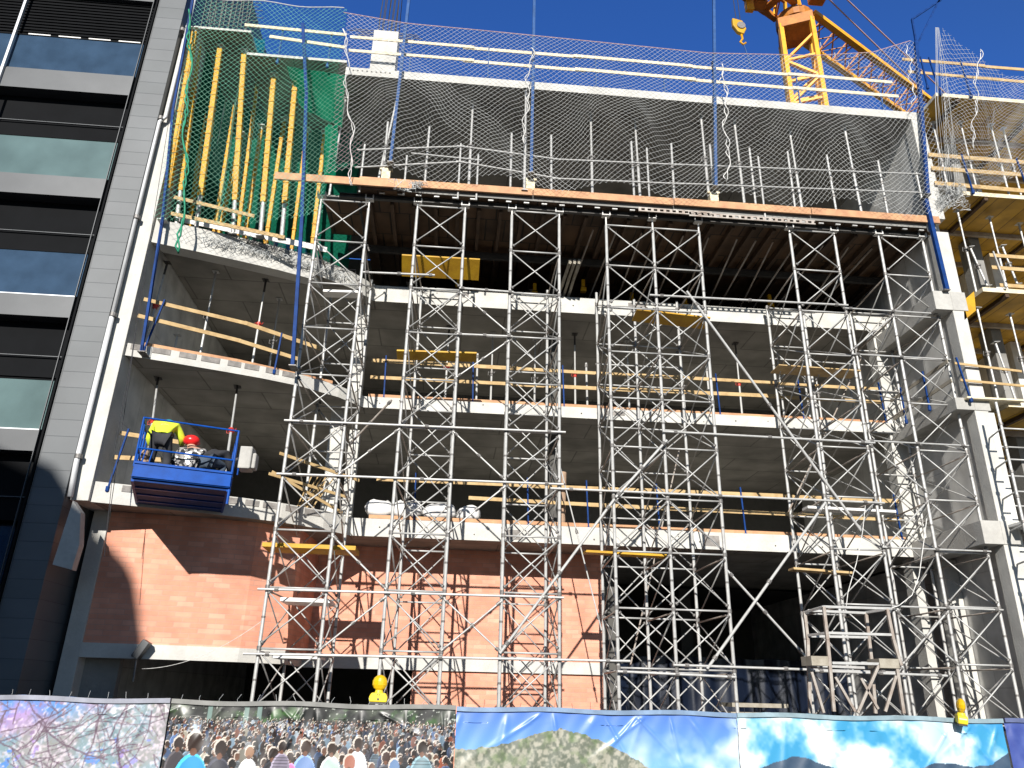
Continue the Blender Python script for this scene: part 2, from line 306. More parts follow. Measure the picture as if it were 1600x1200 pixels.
# brick infill following the curve
BP = [(-7.28, 17.0), (-6.3, 17.1), (-5.2, 17.3), (-4.3, 17.55), (-3.45, 18.1), (-3.3, 20.1), (3.95, 20.1)]
def wall_strip(name, pts, z0, z1, t, m_, skip=None):
    b = MB(); b.prism(list(pts)+[(x, y+t) for x, y in pts[::-1]], z0, z1); o = b.build(name, m_, bld)
    me = o.data; uv = me.uv_layers.new(name='UVMap'); arc = [0]
    for i in range(1, len(pts)): arc.append(arc[-1]+math.dist(pts[i], pts[i-1]))
    n = len(pts)
    for lp in me.loops:
        vi = lp.vertex_index % (2*n); i = vi if vi < n else 2*n-1-vi
        uv.data[lp.index].uv = (arc[i], me.vertices[lp.vertex_index].co.z)
    return o
wall_strip('brick_wall', BP, 2.9, 5.57, .25, C['brick'])
wall_strip('lintel', [(x, y-.06) for x, y in BP[:5]]+[(-3.4, 20.02), (3.95, 20.02)], 2.62, 2.9, .45, C['conc_w'])
wall_strip('brick_wall', [(-.75, 20.1), (3.95, 20.1)], 0, 2.62, .25, C['brick'])
wall_strip('brick_wall', [(-7.28, 17.3), (-6.65, 17.45)], 0, 2.62, .2, C['conc_d'])
# dark formwork patches and mortar marks on the slab edges
for x, z, w_, h_ in ((-.2, 12.27, .35, .16), (3.9, 9.03, .5, .12), (4.6, 12.28, .5, .12), (6.3, 5.78, .38, .26), (6.0, 12.3, .3, .1), (1.35, 5.74, .35, .24)):
    MB().box(x, x+w_, 18.694, 18.72, z-h_/2, z+h_/2).build('rough_patch', C['conc_patch'], bld)
for i in range(len(FE)-2):
    (xa, ya), (xb, yb) = FE[i], FE[i+1]
    for z in (9.08, 5.91):
        for a, b_ in ((.08, .42), (.52, .9)):
            if random.random() < .85: MB().bar((xa+(xb-xa)*a, ya+(yb-ya)*a-.004, z), (xa+(xb-xa)*b_, ya+(yb-ya)*b_-.004, z), .02, .13).build('rough_patch', C['conc_patch'], bld)
for i in range(34):   # tie holes and rust runs on the slab faces
    x = random.uniform(-2.2, 11.4); z = random.choice((5.78, 9.0, 12.2))+random.uniform(-.08, .08)
    MB().tube((x, 18.692, z), (x, 18.72, z), random.uniform(.012, .022), 8).build('tie_hole', C['inner'], bld)
for i in range(9):
    x = -3.2+.12*i; MB().tube((x, 15.992, 17.3), (x, 16.02, 17.3), .022, 8).build('tie_hole', C['inner'], bld)
# roof rebars
for i in range(10):
    a = random.uniform(-.25, .25); x = -2.8+.055*i; y = random.choice((16.68, 17.0))
    pass
b = MB()
for i in range(11):
    x = -2.83+.058*i; y = 16.68 if i % 2 else 17.02
    b.path([(x, y, 19.3), (x+random.uniform(-.03,.03), y, 19.9), (x+random.uniform(-.06,.06), y, 21.6)], .013, 5)
for i in range(5):
    z = 19.42+.02*i; b.path([(-3.5+random.uniform(-.2,.2), 16.65+.08*i, z), (-1.8+random.uniform(-.1,.3), 16.65+.08*i, z-.05)], .01, 4)
tag(b.build('rebar_bundle', C['steel_d']), 'dark steel reinforcing bars rising from the concrete column stub on the roof', 'rebar')
b = MB()
for i in range(16):
    x = -7.45+.08*i; b.path([(x, 16.3+.1*(i % 3), 18.4), (x+random.uniform(-.08,.08), 16.3, 20.2)], .011, 4)
for z in np.arange(18.6, 20.2, .13): b.path([(-7.5, 16.35, z), (-6.1+random.uniform(0,.25), 16.35, z-.03)], .009, 4)
tag(b.build('rebar_cage', C['steel_d']), 'tied steel rebar cage standing on the roof corner above the green netting', 'rebar')
# ------------------------------------------------------------------ office building on the left
ob = empty('office_building', (-10, 15.9, 0), 'dark modern office building with glass balustrades and grey tiled edge, left of the site', 'building')
def off(b, name, m_, **k):
    o = b.build(name, m_, ob, **k); o.location = (10, -15.9, 0); return o
off(MB().box(-8.42, -7.74, 15.8, 27, 0, 24), 'cladding_strip', C['clad'])
off(MB().box(-8.47, -8.43, 15.75, 15.82, 0, 24), 'edge_trim', C['black'])
off(MB().box(-8.55, -8.535, 15.76, 15.8, 0, 24), 'edge_trim', C['band'])
off(MB().box(-19, -8.44, 17.4, 27, 0, 24), 'rear_glazing', C['black'])
off(MB().box(-19, -8.42, 16.1, 27, 23.6, 24), 'roof', C['band'])
tops = [(3.4, 3.85), (6.52, 6.97), (9.57, 10.09), (12.71, 13.24), (15.79, 16.39), (18.95, 19.5), (22.1, 22.6)]
for i, (a, b_) in enumerate(tops):
    sb_ = off(MB().box(-19, -8.57, 15.86, 17.4, a, b_), 'spandrel_band', C['band'])
    g = C['glass2'] if i in (1, 3) else C['glass1']
    if i == 0: g = C['glass3']
    gb = off(MB().box(-19, -8.58, 15.92, 15.94, b_, b_+1.13), 'glass_balustrade', g)
    MB().box(-19, -8.58, 15.905, 15.955, b_+1.13, b_+1.155).build('handrail', C['black'], gb)
    MB().box(-19, -8.58, 15.88, 15.915, b_, b_+.03).build('balustrade_channel', C['alu' if i in (1, 2) else 'band'], gb)
    nxt = tops[i+1][0] if i+1 < len(tops) else 23.6
    lv = MB()
    if i in (4, 5):
        z = b_+1.2
        while z < nxt-.03: lv.box(-19, -8.6, 15.98, 16.04, z, z+.055); z += .1
        off(lv, 'louvre_screen', C['black'])
        for k in range(4): off(MB().box(-11.5+.75*k, -10.95+.75*k, 15.95, 15.98, b_+1.17, b_+1.23), 'white_strip', C['white'])
    else:
        off(MB().box(-19, -8.6, 16.12, 16.16, b_+1.76, b_+1.775), 'blind_rail', C['clad'])
        off(MB().box(-19, -8.6, 16.2, 16.3, b_+1.3, nxt), 'upper_panel', C['black'])
    for k, x in enumerate((-9.35, -10.6, -11.9)):
        if i in (2, 1): fr = off(MB().box(x-.95, x-.03, 17.34, 17.39, b_+.05, b_+1.95), 'window', C['black']); MB().box(x-.9, x-.08, 17.32, 17.338, b_+.1, b_+1.9).build('pane', C['winblue'], fr); off(MB().box(x-.05, x+.05, 17.25, 17.39, b_, nxt), 'mullion', C['band'])
off(MB().box(-11.76, -11.70, 15.78, 15.86, 13.5, 24), 'mullion', C['alu'])
# white downpipe between the buildings
b = MB(); zs = [19.6, 15.2, 15.05, 12.3, 9.0, 6.2, 5.6]
pts = [(-7.56, 15.86, 24), (-7.58, 15.86, 15.2), (-7.70, 15.86, 15.05), (-7.70, 15.86, 9.6)]
dp = empty('downpipe', (-7.6, 15.86, 5.6), 'white downpipe running down the seam between grey tiles and white pillar', 'pipe')
for o in (MB().path(pts, .045, 10).build('pipe', C['white_pipe'], dp, smooth=True), MB().path([(-7.7, 15.86, 9.7), (-7.70, 15.86, 6.3), (-7.66, 15.86, 5.6)], .055, 10).build('pipe', C['white_pipe'], dp, smooth=True)): o.location = (7.6, -15.86, -5.6)
for z in (22, 18, 15.1, 12.2, 9.65, 6.4):
    o = MB().tube((-7.68, 15.86, z), (-7.68, 15.86, z+.09), .075, 12).build('pipe_bracket', C['clamp'], dp); o.location = (7.6, -15.86, -5.6)
b = MB(); q = [atY(114, 782, 15.75), atY(82, 882, 15.75), atY(112, 890, 15.75), atY(124, 850, 15.75), atY(126, 800, 15.75)]
n = len(q); b.add(q+[p+V((0, .2, 0)) for p in q], [tuple(range(n)), tuple(range(n, 2*n))[::-1]]+[(i, i+n, (i+1) % n+n, (i+1) % n) for i in range(n)])
tag(b.build('corner_panel', C['conc']), 'pale slanted facade panel hanging at the foot of the white downpipe', 'panel')
# office tower across the street, behind the photographer: throws the shade on the lower left
sb = empty('street_building', (-22, -14, 0), 'plastered building with a sloping roof edge across the street', 'building')
pr = []
for x, y, Y_ in ((222,1040,17.2), (222,960,17.2), (216,915,17.2), (200,882,17.15), (180,862,17.1), (157,843,17.05), (107,765,15.8), (85,730,15.8), (60,718,15.8), (25,712,15.8), (0,700,15.8)):
    P = atY(x, y, Y_); Q = P+SD*((Y_+12)/-SD.y); pr.append((Q.x, Q.z))
pr = [(-40, 0), (pr[0][0], 0)]+pr+[(-14.5, pr[-1][1]+.5), (-40, pr[-1][1]+.5)]
b = MB(); n = len(pr); b.add([(x, -12, z) for x, z in pr]+[(x, -24, z) for x, z in pr], [tuple(range(n))[::-1], tuple(range(n, 2*n))]+[(i, (i+1) % n, n+(i+1) % n, n+i) for i in range(n)])
o = b.build('wall', C['stone'], sb); o.location = (22, 14, 0)
for i in range(9):
    for k in range(5):
        o = MB().box(-37+3*i, -35.6+3*i, -12.0, -11.96, 1.5+3.2*k, 3.3+3.2*k).build('window', C['white'], sb); o.location = (22, 14, 0); MB().box(-36.9+3*i, -35.7+3*i, -11.96, -11.95, 1.6+3.2*k, 3.2+3.2*k).build('pane', C['winblue'], o)
# ------------------------------------------------------------------ deck of formwork on the towers
dk = empty('formwork_deck', (5, 16, 13.5), 'long orange-edged plywood formwork deck carried on the tops of the scaffold towers', 'formwork')
def dkp(b, name, m_, **k):
    o = b.build(name, m_, dk, **k); o.location = (-5, -16, -13.5); return o
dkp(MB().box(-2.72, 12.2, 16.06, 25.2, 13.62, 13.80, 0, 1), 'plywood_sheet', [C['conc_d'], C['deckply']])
dkp(MB().box(-3.6, -2.76, 16.4, 18.0, 13.5, 13.62, 0, 1), 'plywood_sheet', [C['conc_d'], C['deckply']])
for x0, x1, z in ((-4.72, -1.4, 13.70), (-2.7, 1.6, 13.81), (1.62, 5.2, 13.82), (5.22, 8.8, 13.83), (8.82, 12.26, 13.83)):
    dkp(MB().bar((x0, 15.97 if x0 > -4 else 15.88, z), (x1, 15.97 if x0 > -4 else 15.88, z+random.uniform(-.01,.012)), .05, .2), 'edge_board', C['timber_o'])
for x in np.arange(-2.5, 12.2, .55):
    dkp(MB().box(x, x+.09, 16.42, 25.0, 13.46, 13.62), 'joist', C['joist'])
for y, zb_ in ((16.3, 13.50), (18.4, 13.26), (20.6, 13.26), (22.8, 13.26)):
    bm_ = MB(); h_ = .115 if y < 17 else .195
    bm_.box(-3.2, 12.1, y-.05, y+.05, zb_, zb_+.02); bm_.box(-3.2, 12.1, y-.05, y+.05, zb_+h_-.02, zb_+h_); bm_.box(-3.2, 12.1, y-.012, y+.012, zb_+.02, zb_+h_-.02)
    dkp(bm_, 'main_beam', C['steel_d'])
# galvanised walers with holes along the front
for x0, x1, z in ((4.3, 6.2, 13.50), (5.6, 8.9, 13.46)):
    bb = MB(); bb.box(x0, x1, 16.0, 16.03, z, z+.03); bb.box(x0, x1, 16.0, 16.03, z+.09, z+.12)
    for x in np.arange(x0, x1-.05, .16): bb.box(x, x+.07, 16.0, 16.03, z+.03, z+.09)
    dkp(bb, 'waler', C['steel_o'])
for x in np.arange(-2.2, 12, .45):
    dkp(MB().box(x, x+.13, 16.10, 16.14, 13.57, 13.60), 'bracket', C['steel'])
# ------------------------------------------------------------------ scaffold towers
def tower(xs, label, zoff=0., rz=0., ztop=13.42, zback=12.38, plank=()):
    x0 = xs[0]; root = empty('scaffold_tower', (x0, 16.3, 0), label, 'scaffold tower', 'scaffold towers carrying the deck', rz)
    lv = [z+zoff for z in LV]; bx = .13
    D = 2.1
    def post(x, y, z0, z1, jit=0):
        b = MB(); z = z0; px_ = 0.
        b.tube((x, y, z0), (x, y, z1), .036, 10)
        for l in lv:
            if z0+.1 < l < z1-.05:
                b.tube((x, y, l-.035), (x, y, l+.045), .048, 10, k=1)
                b.tube((x, y, l-.60), (x, y, l-.56), .040, 10, k=1)
        o = b.build('standard', [C['steel'], C['clamp']], root)
        j = MB().tube((x, y, .012), (x, y, z0), .019, 8); j.box(x-.07, x+.07, y-.07, y+.07, 0, .012); j.tube((x, y, z0-.12), (x, y, z0-.07), .05, 8); j.build('base_jack', C['clamp'], root)
    for i, xx in enumerate(xs):
        x = xx-x0; post(x, 0, .45, ztop+zoff*.5-.12)
        h = MB().tube((x, 0, ztop-.25), (x, 0, 13.47), .02, 8); h.box(x-.08, x+.08, -.08, .08, 13.47, 13.49)
        h.box(x-.105, x-.08, -.07, .07, 13.47, 13.60); h.box(x+.08, x+.105, -.07, .07, 13.47, 13.60); h.build('fork_head', C['white'], root)
        post(x+bx*(1 if i == 0 else -.2), D, .45, zback+random.uniform(-.25, .05))
    nb = len(lv)
    for y, zt, sg in ((0, 99, -1), (D, zback+.1, 1)):
        for i in range(len(xs)-1):
            xa = xs[i]-x0+(bx if y else 0); xb = xs[i+1]-x0-(bx*.2 if y else 0)
            if y and i: xa = xs[i]-x0-bx*.2
            yy = y+sg*.012
            for k in range(1, nb):
                if lv[k] > zt or lv[k] > ztop+.1+zoff: continue
                stick('ledger', root, (xa, y, lv[k]-.0), (xb, y, lv[k]-.0), .0205, C['steel'])
                if k > 1:
                    ja, jb = random.uniform(-.02, .02), random.uniform(-.02, .02)
                    stick('diagonal_brace', root, (xa+.04, yy+sg*.03, lv[k]-.09+ja), (xb-.04, yy+sg*.03, lv[k-1]+.10), .0155, C['steel'], 6, 'brace')
                    stick('diagonal_brace', root, (xb-.04, yy+sg*.05, lv[k]-.09+jb), (xa+.04, yy+sg*.05, lv[k-1]+.10), .0155, C['steel'], 6, 'brace')
    for i, xx in enumerate(xs):
        xa = xx-x0; xb = xa+bx*(1 if i == 0 else -.2)
        for k in range(1, nb):
            if lv[k] > zback: continue
            stick('ledger', root, (xa, 0, lv[k]-.06), (xb, D, lv[k]-.06), .019, C['steel_o'])
            if k > 1:
                stick('side_brace', root, (xa, .05, lv[k]-.1), (xb, D-.05, lv[k-1]+.05), .0155, C['steel'], 6)
                if i != 1 or len(xs) == 2: stick('side_brace', root, (xa+.03, .05, lv[k-1]+.05), (xb+.03, D-.05, lv[k]-.1), .0155, C['steel'], 6)
    return root
T = [tower([-3.63, -2.45], 'leftmost scaffold tower, in front of the brick wall and the curved slab end', -.02, 0, 13.35),
     tower([-1.25, -.06], 'scaffold tower with two yellow boards across it, above the amber lamp on the crowd banner'),
     tower([1.12, 2.32], 'single-bay scaffold tower in front of the right end of the brick wall', .03),
     tower([3.52, 4.72, 5.92], 'double-bay scaffold tower with three front legs before the dark garage opening', -.2),
     tower([8.33, 9.52], 'scaffold tower rising behind the rusty steel cage', .03),
     tower([10.73, 11.92], 'rightmost scaffold tower under the deck, beside the concrete cross wall', .05)]
# access scaffold at the right edge
at_ = empty('access_scaffold', (12.5, 15.3, 0), 'narrow access scaffold with rungs standing at the right edge against the wing', 'scaffold')
for y, x in ((1.3, 0.0), (0, -.36), (0, 1.2), (1.3, 1.5)):
    b = MB().tube((x, y, 0), (x, y, 8.5), .032, 10)
    for z in np.arange(.8, 8.4, .55): b.tube((x, y, z), (x, y, z+.06), .048, 8, k=1)
    b.build('standard', [C['steel'], C['clamp']], at_)
for z in np.arange(1.4, 8.4, .72):
    stick('rung', at_, (0, 1.3, z), (-.36, 0, z), .02, C['steel']); stick('rung', at_, (-.36, 0, z), (1.2, 0, z), .02, C['steel'])
    stick('rung', at_, (0, 1.3, z+.02), (1.5, 1.3, z+.02), .02, C['steel'])
for z in (3.4, 5.8): MB().box(-.2, 1.3, .05, 1.25, z, z+.05).build('platform', C['white'], at_)
# ------------------------------------------------------------------ loose tubes tying the towers
def loose(p, q, label, r=.026, m_='steel', cl=True):
    p = V(p); q = V(q); b = MB().tube(p, q, r, 10)
    d = (q-p).normalized()
    if cl:
        L_ = (q-p).length
        for t in (.06, .5, .94): c = p+d*(L_*t); b.tube(c-d*.04, c+d*.04, r+.018, 8, k=1)
    return tag(b.build('scaffold_tube', [C[m_], C['clamp']], smooth=False), label, 'scaffold tube', 'loose tubes tying the scaffold towers')
yt = 16.22
loose((-3.75, yt, 7.56), (2.45, yt, 7.60), 'horizontal tube tying the three left towers at first-floor height')
loose((-3.75, yt, 6.36), (2.4, yt, 6.40), 'horizontal tube across the three left towers just above the white rubble bags')
loose((-3.8, yt, 3.97), (2.4, yt, 4.0), 'horizontal tube across the three left towers in front of the brick wall')
loose((-3.9, yt, 2.74), (3.75, yt, 2.80), 'lowest horizontal tube across the left towers, in front of the lintel')
loose((-.1, yt, 11.10), (1.2, yt, 11.08), 'short horizontal tube between second and third towers at the bright top slab edge')
loose((-.1, yt, 9.88), (1.2, yt, 9.9), 'short horizontal tube between second and third towers beside the middle yellow board')
loose((-2.4, yt-.05, 11.34), (-.7, yt-.05, 11.38), 'short tube crossing from the leftmost tower towards the topmost left yellow board')
loose(atY(1015,461,yt), atY(1325,477,yt), 'long horizontal tube at the bright top slab edge between the right-hand towers')
loose(atY(1035,674,yt), atY(1367,692,yt), 'long horizontal tube under the second bright slab between the right-hand towers')
loose(atY(860,763,yt), atY(1382,786,yt), 'long horizontal tube along the lower timber rails of the right half')
loose(atY(1052,1039,yt), atY(1400,1051,yt), 'upper of two low horizontal tubes before the dark garage opening')
loose(atY(965,1049,yt-.06), atY(1150,1058,yt-.06), 'lower of two low horizontal tubes before the dark garage opening')
loose(atY(1270,1048,yt-.1), atY(1480,1056,yt-.1), 'low horizontal tube behind the rusty cage running towards the cross wall')
loose(atY(781,1021,yt), atY(960,780,yt), 'long diagonal tube rising from the foot of the third tower', .03)
loose(atY(962,777,yt-.05), atY(1042,688,yt-.05), 'short diagonal tube inside the upper left of the double tower', .03)
loose(atY(1073,455,yt), atY(1346,830,yt), 'long diagonal tube falling right from the top slab edge between the right-hand towers', .03)
loose(atY(1290,785,yt), atY(1105,1045,yt), 'long diagonal tube crossing the dark garage opening, falling left', .03)
loose(atY(1135,890,yt+.08), atY(1258,1025,yt+.08), 'diagonal tube crossing the dark garage opening, falling right')
zz = [(-2.45, 6.42, -1.25, 7.5, 'diagonal tube between first and second towers above the rubble bags'), (-2.45, 2.85, -1.25, 3.9, 'diagonal tube between first and second towers before the lower brick wall'),
      (-.06, 7.5, 1.12, 6.45, 'diagonal tube falling right between second and third towers at first-floor height'), (-.06, 5.25, 1.12, 6.3, 'diagonal tube rising right between second and third towers before the slab edge'),
      (-.06, 11.0, 1.12, 10.0, 'diagonal tube between second and third towers below the bright top slab edge'), (-.06, 8.8, 1.12, 9.8, 'diagonal tube between second and third towers behind the middle yellow board'),
      (-.06, 3.9, 1.12, 2.9, 'diagonal tube falling right between second and third towers before the brick wall'), (-.06, 2.9, 1.12, 3.9, 'diagonal tube rising right between second and third towers before the brick wall'),
      (-2.45, 5.1, -1.25, 4.05, 'diagonal tube falling right between first and second towers below the slab edge')]
for xa, za, xb, zb, lb in zz: loose((xa, yt+.03, za), (xb, yt+.03, zb), lb, .019)
zz = [(9.52, 10.1, 10.73, 11.1, 'diagonal tube between the last two towers below the top slab edge'), (9.52, 7.7, 10.73, 6.6, 'diagonal tube falling right between the last two towers under the second slab'),
      (9.52, 5.3, 10.73, 6.4, 'diagonal tube rising right between the last two towers at the lowest slab edge'), (9.52, 2.9, 10.73, 4.0, 'diagonal tube rising right between the last two towers beside the cage'),
      (9.52, 4.0, 10.73, 2.9, 'diagonal tube falling right between the last two towers beside the cage')]
for xa, za, xb, zb, lb in zz: loose((xa, yt+.03, za), (xb, yt+.03, zb), lb, .019)
for z, lb in ((7.75, 'ledger tube joining the last two towers under the second slab'), (11.2, 'ledger tube joining the last two towers at the top slab edge'), (4.05, 'ledger tube joining the last two towers beside the cage'), (9.95, 'ledger tube joining the last two towers beside the leaning lit column'), (5.3, 'ledger tube joining the last two towers at the lowest slab')):
    loose((9.45, yt, z), (11.95, yt, z), lb, .02)
loose((-2.45, 17.3, 7.4), (-1.5, 16.6, 8.3), 'rust-brown short tube jutting right from the leftmost tower', .024, 'steel_o')
loose(atY(940,985,16.9), atY(868,700,18.2), 'thin steep tube leaning in front of the right end of the brick wall', .016)
loose(atY(985,1040,18.6), atY(1062,700,19.4), 'dim steep tube leaning inside the double tower', .02, 'steel_o')
loose(atY(1232,800,18.3), atY(1345,560,19.2), 'dim steep tube leaning inside the fifth tower', .02, 'steel_o')
loose((3.6, 18.45, 10.3), (5.9, 18.45, 10.32), 'short horizontal tube at the back of the double tower, second-floor rail height', .02)
loose((8.4, 18.45, 10.75), (12.0, 18.45, 10.7), 'thin horizontal tube behind the last two towers under the top slab', .02)
loose((.6, 18.6, 11.0), (1.7, 18.6, 11.02), 'short bracket tube between the second and third towers at the back', .02)
# yellow boards lying in the towers
def board(pa, pb, th_, dep, label, Y=17.3, m_='ply', tilt=0.):
    a = atY(*pa, Y); b_ = atY(*pb, Y); d = (b_-a); dep_v = V((0, dep, tilt))
    up = V((0,0,th_)); vs = [a, b_, b_+dep_v, a+dep_v]; vs += [p-up for p in vs]
    o = MB().add(vs, [(0,1,2,3),(7,6,5,4),(0,4,5,1),(1,5,6,2),(2,6,7,3),(3,7,4,0)]).build('scaffold_board', C[m_], bevel=.004)
    return tag(o, label, 'board', 'boards laid in the scaffold towers')
board((628,397), (750,404), .035, .5, 'broad tilted yellow board, highest in the second tower', 17.2, tilt=-.33)
board((620,546), (745,550), .04, .3, 'yellow board in the second tower, the lower of its two', 17.2, tilt=-.1)
board((920,340), (1070,350), .04, .55, 'yellow board just under the deck in the double tower', 17.0, tilt=-.02)
board((995,482), (1110,495), .04, .55, 'yellow board across the top slab edge in the double tower', 17.2, tilt=-.05)
board((1217,569), (1345,578), .03, .55, 'dull yellow board behind the fifth tower at second-floor rail height', 17.6, 'timber', tilt=.0)
board((410,847), (556,853), .09, .75, 'bright yellow board in the leftmost tower against the dark brick shadow', 16.6)
board((915,859), (1042,866), .05, .3, 'yellow board below the lowest slab edge in the double tower', 16.6)
board((1240,886), (1332,893), .05, .3, 'yellow board below the lowest slab edge in the fifth tower', 16.8, 'timber')
board((438,933), (516,936), .08, .8, 'pale grey platform plank low in the leftmost tower', 17.0, 'white')
board((425,1024), (500,1026), .05, .8, 'pale grey platform plank at lintel height in the leftmost tower', 17.0, 'white')
board((505,452), (566,454), .06, .3, 'white plank in the leftmost tower just under the curved slab', 16.8, 'white')
board((1262,790), (1400,797), .06, .3, 'pale grey platform plank in the fifth tower at the timber rails', 16.8, 'white')
RZ = math.radians(17.5); FL = atY(206, 741, 14.35); zf = 5.78; LW = 1.73; LD = 2.35
def lw(x, y, z): return V((FL.x+x*math.cos(RZ)-y*math.sin(RZ), FL.y+x*math.sin(RZ)+y*math.cos(RZ), z))
# ------------------------------------------------------------------ steel props
def prop(p, q, label, group, red=True, mt='steel', r=.03, key='steel_prop'):
    """p top, q foot"""
    p = V(p); q = V(q); d = p-q; L_ = d.length; d.normalize()
    root = empty(key, q, label, 'prop', group); root.rotation_mode = 'QUATERNION'; root.rotation_quaternion = V((0,0,1)).rotation_difference(d)
    k = (round(L_, 1), red, mt, r)
    def part(nm, mk, m_):
        kk = (nm,)+k
        if kk in _cache: o = bpy.data.objects.new(nm, _cache[kk]); COL.objects.link(o); o.parent = root
        else: o = mk().build(nm, m_, root); _cache[kk] = o.data
        return o
    s = L_*.55
    part('outer_tube', lambda: MB().tube((0,0,.01), (0,0,s), r, 10), C[mt])
    part('inner_tube', lambda: MB().tube((0,0,s), (0,0,L_-.01), r*.78, 10), C[mt])
    def col():
        b = MB().tube((0,0,s-.12), (0,0,s+.03), r*1.5, 10); b.tube((0,0,s-.04), (0,0,s), r*2.2, 12)
        b.path([(-.09,0,s+.02), (-.1,.02,s-.08), (.02,.06,s-.1), (.1,.02,s+.04)], .009, 5); return b
    part('collar', col, C['red'] if red else C['clamp'])
    part('head_plate', lambda: MB().box(-.08, .08, -.08, .08, L_-.012, L_).tube((0,0,L_-.35), (0,0,L_-.012), r*.9, 8), C['steel_d'] if red else C[mt])
    part('foot_plate', lambda: MB().box(-.08, .08, -.08, .08, 0, .012), C[mt])
    return root
G = 'steel props in the curved left bay'
def vprop(px_, Y, z0, z1, label, group, lean=0., **k):
    a = atY(px_[0], px_[1], Y); return prop((a.x-lean, Y, z1), (a.x, Y, z0), label, group, **k)
vprop((323,500), 17.6, 9.16, 11.91, 'silver prop with pale collar in the middle of the left bay under the third slab', G, red=False)
vprop((402,520), 17.9, 9.16, 11.91, 'silver prop with red collar right of centre in the left bay under the third slab', G)
vprop((238,480), 17.0, 9.16, 11.75, 'leaning prop with red collar beside the white pillar, under the third slab', G, lean=-.12)
vprop((431,505), 18.9, 9.16, 11.91, 'dark-headed prop at the back right of the left bay under the third slab', G, red=False)
vprop((276,530), 18.2, 9.16, 10.35, 'short stub of prop behind the timber rails, left bay', G, red=False)
prop(atZ(247,590,8.84), lw(.18,.9,zf), 'prop with red collar clamping the blue loading platform at its left end', G)
prop(atZ(371,603,8.84), lw(LW-.1,.9,zf), 'prop with red collar clamping the blue loading platform at its right end', G)
G = 'steel props under the second clear floor'
nth = 0
for i, (x, z1) in enumerate([(-.35, 11.9), (.93, 11.9), (2.2, 11.9), (3.3, 11.9), (4.9, 11.9), (6.6, 11.9), (8.1, 11.9), (9.45, 11.9), (10.7, 11.9)]):
    prop((x, 20.0+.25*(i % 3), 11.9), (x, 20.0+.25*(i % 3), 9.16), 'grey prop %s from the left under the bright top slab edge, behind the towers' % ORD[i], G, red=(i % 3 == 0))
G = 'short steel tubes standing on the second slab'
for i, x in enumerate([.5, 3.5, 6.9, 9.7, 11.0]):
    loose((x, 19.2, 9.16), (x-.02, 19.2, 10.75-.1*(i % 2)), 'upright tube %s from the left behind the second-slab timber rails' % ORD[i], .03)['group'] = G
G = 'dark props between the third slab and the deck'
for i in range(8):
    x = -1.6+1.8*i; y = 19.9+.9*(i % 2)
    prop((x, y, 13.2), (x, y, 12.41), 'short dark prop %s from the left in the gap under the deck' % ORD[i], G, red=False, mt='steel_o')
# tall timber tubes / props between deck and roof slab
G = 'tall galvanised props between deck and roof slab'
for i, (px_, py_) in enumerate([(739,160), (822,140), (923,178), (992,188), (1095,180), (1147,187), (1233,200), (1319,198)]):
    a = atZ(px_, py_, 17.13); 
    prop((a.x, a.y, 17.13), (a.x+random.uniform(-.04,.04), a.y-.05, 13.82), 'tall galvanised prop, %s from the left on the deck under the roof slab' % ORD[i], G, red=False, r=.038)
a = atY(620,165,16.6); prop((a.x, 16.6, 17.13), (a.x-.35, 16.7, 13.82), 'leaning tall galvanised prop at the left end of the deck beside the green netting', G, red=False, r=.036)
a = atY(543,110,16.9); prop((a.x+.05, 16.9, 17.13), (a.x-.05, 16.9, 13.7), 'tall galvanised prop at the netting seam, left of the deck', G, red=False, r=.034)
# ------------------------------------------------------------------ deck guard rail
gr = empty('deck_guard_rail', (-2.7, 16.05, 13.8), 'galvanised tube guard rail with upright posts along the edge of the deck', 'guard rail')
for x in (-2.16, -1.11, 1.05, 2.1, 4.24, 5.29, 6.36, 7.44, 8.49, 9.6, 11.0):
    b = MB().tube((x, 16.15, 13.82), (x+random.uniform(-.02,.02), 16.15, 15.80+random.uniform(-.06,.06)), .03, 10)
    for z in (14.5, 15.03): b.tube((x, 16.15, z-.05), (x, 16.15, z+.05), .048, 8, k=1)
    o = b.build('post', [C['steel'], C['clamp']], gr); o.location = (2.7, -16.05, -13.8)
for x, zt in ((-2.68, 14.95), (-.26, 15.2), (-1.6, 14.7), (.2, 14.9), (4.6, 15.5), (7.6, 15.5), (11.95, 15.35)):
    o = MB().tube((x, 16.03, 13.5 if x != 4.6 else 13.8), (x, 16.03, zt), .026, 10).build('post', C['steel'], gr); o.location = (2.7, -16.05, -13.8)
for zlist in ([(-2.75, 14.74), (-.26, 15.1), (2.22, 14.9), (5.41, 15.02), (12.1, 15.3)], [(-2.75, 14.2), (-.26, 14.62), (2.22, 14.3), (5.41, 14.42), (12.1, 14.7)]):
    for (xa, za), (xb, zb) in zip(zlist[:-1], zlist[1:]):
        o = MB().tube((xa-.1, 16.0, za), (xb+.1, 16.0, zb), .023, 10).build('rail', C['steel'], gr); o.location = (2.7, -16.05, -13.8)
o = MB().tube((-1.5, 16.02, 14.78), (.3, 16.02, 14.72), .02, 8).build('rail', C['steel'], gr); o.location = (2.7, -16.05, -13.8)
for i, (x, lb) in enumerate(((-2.08, 'timber block under the blue net post at the left of the deck'), (1.55, 'timber block under the blue net post at the middle of the deck'), (6.3, 'timber block under the blue net post at the right of the deck'))):
    b = MB().box(x-.11, x+.11, 16.0, 16.2, 13.9, 14.22); b.box(x-.16, x+.16, 16.02, 16.12, 14.222, 14.28)
    tag(b.build('timber_block', C['timber_w'], bevel=.008), lb, 'timber block', 'timber blocks under the net posts')
tag(MB().box(-2.5, -1.9, 16.5, 16.9, 13.83, 14.15).build('polystyrene_block', C['white'], bevel=.01), 'white block lying at the left end of the deck', 'block')
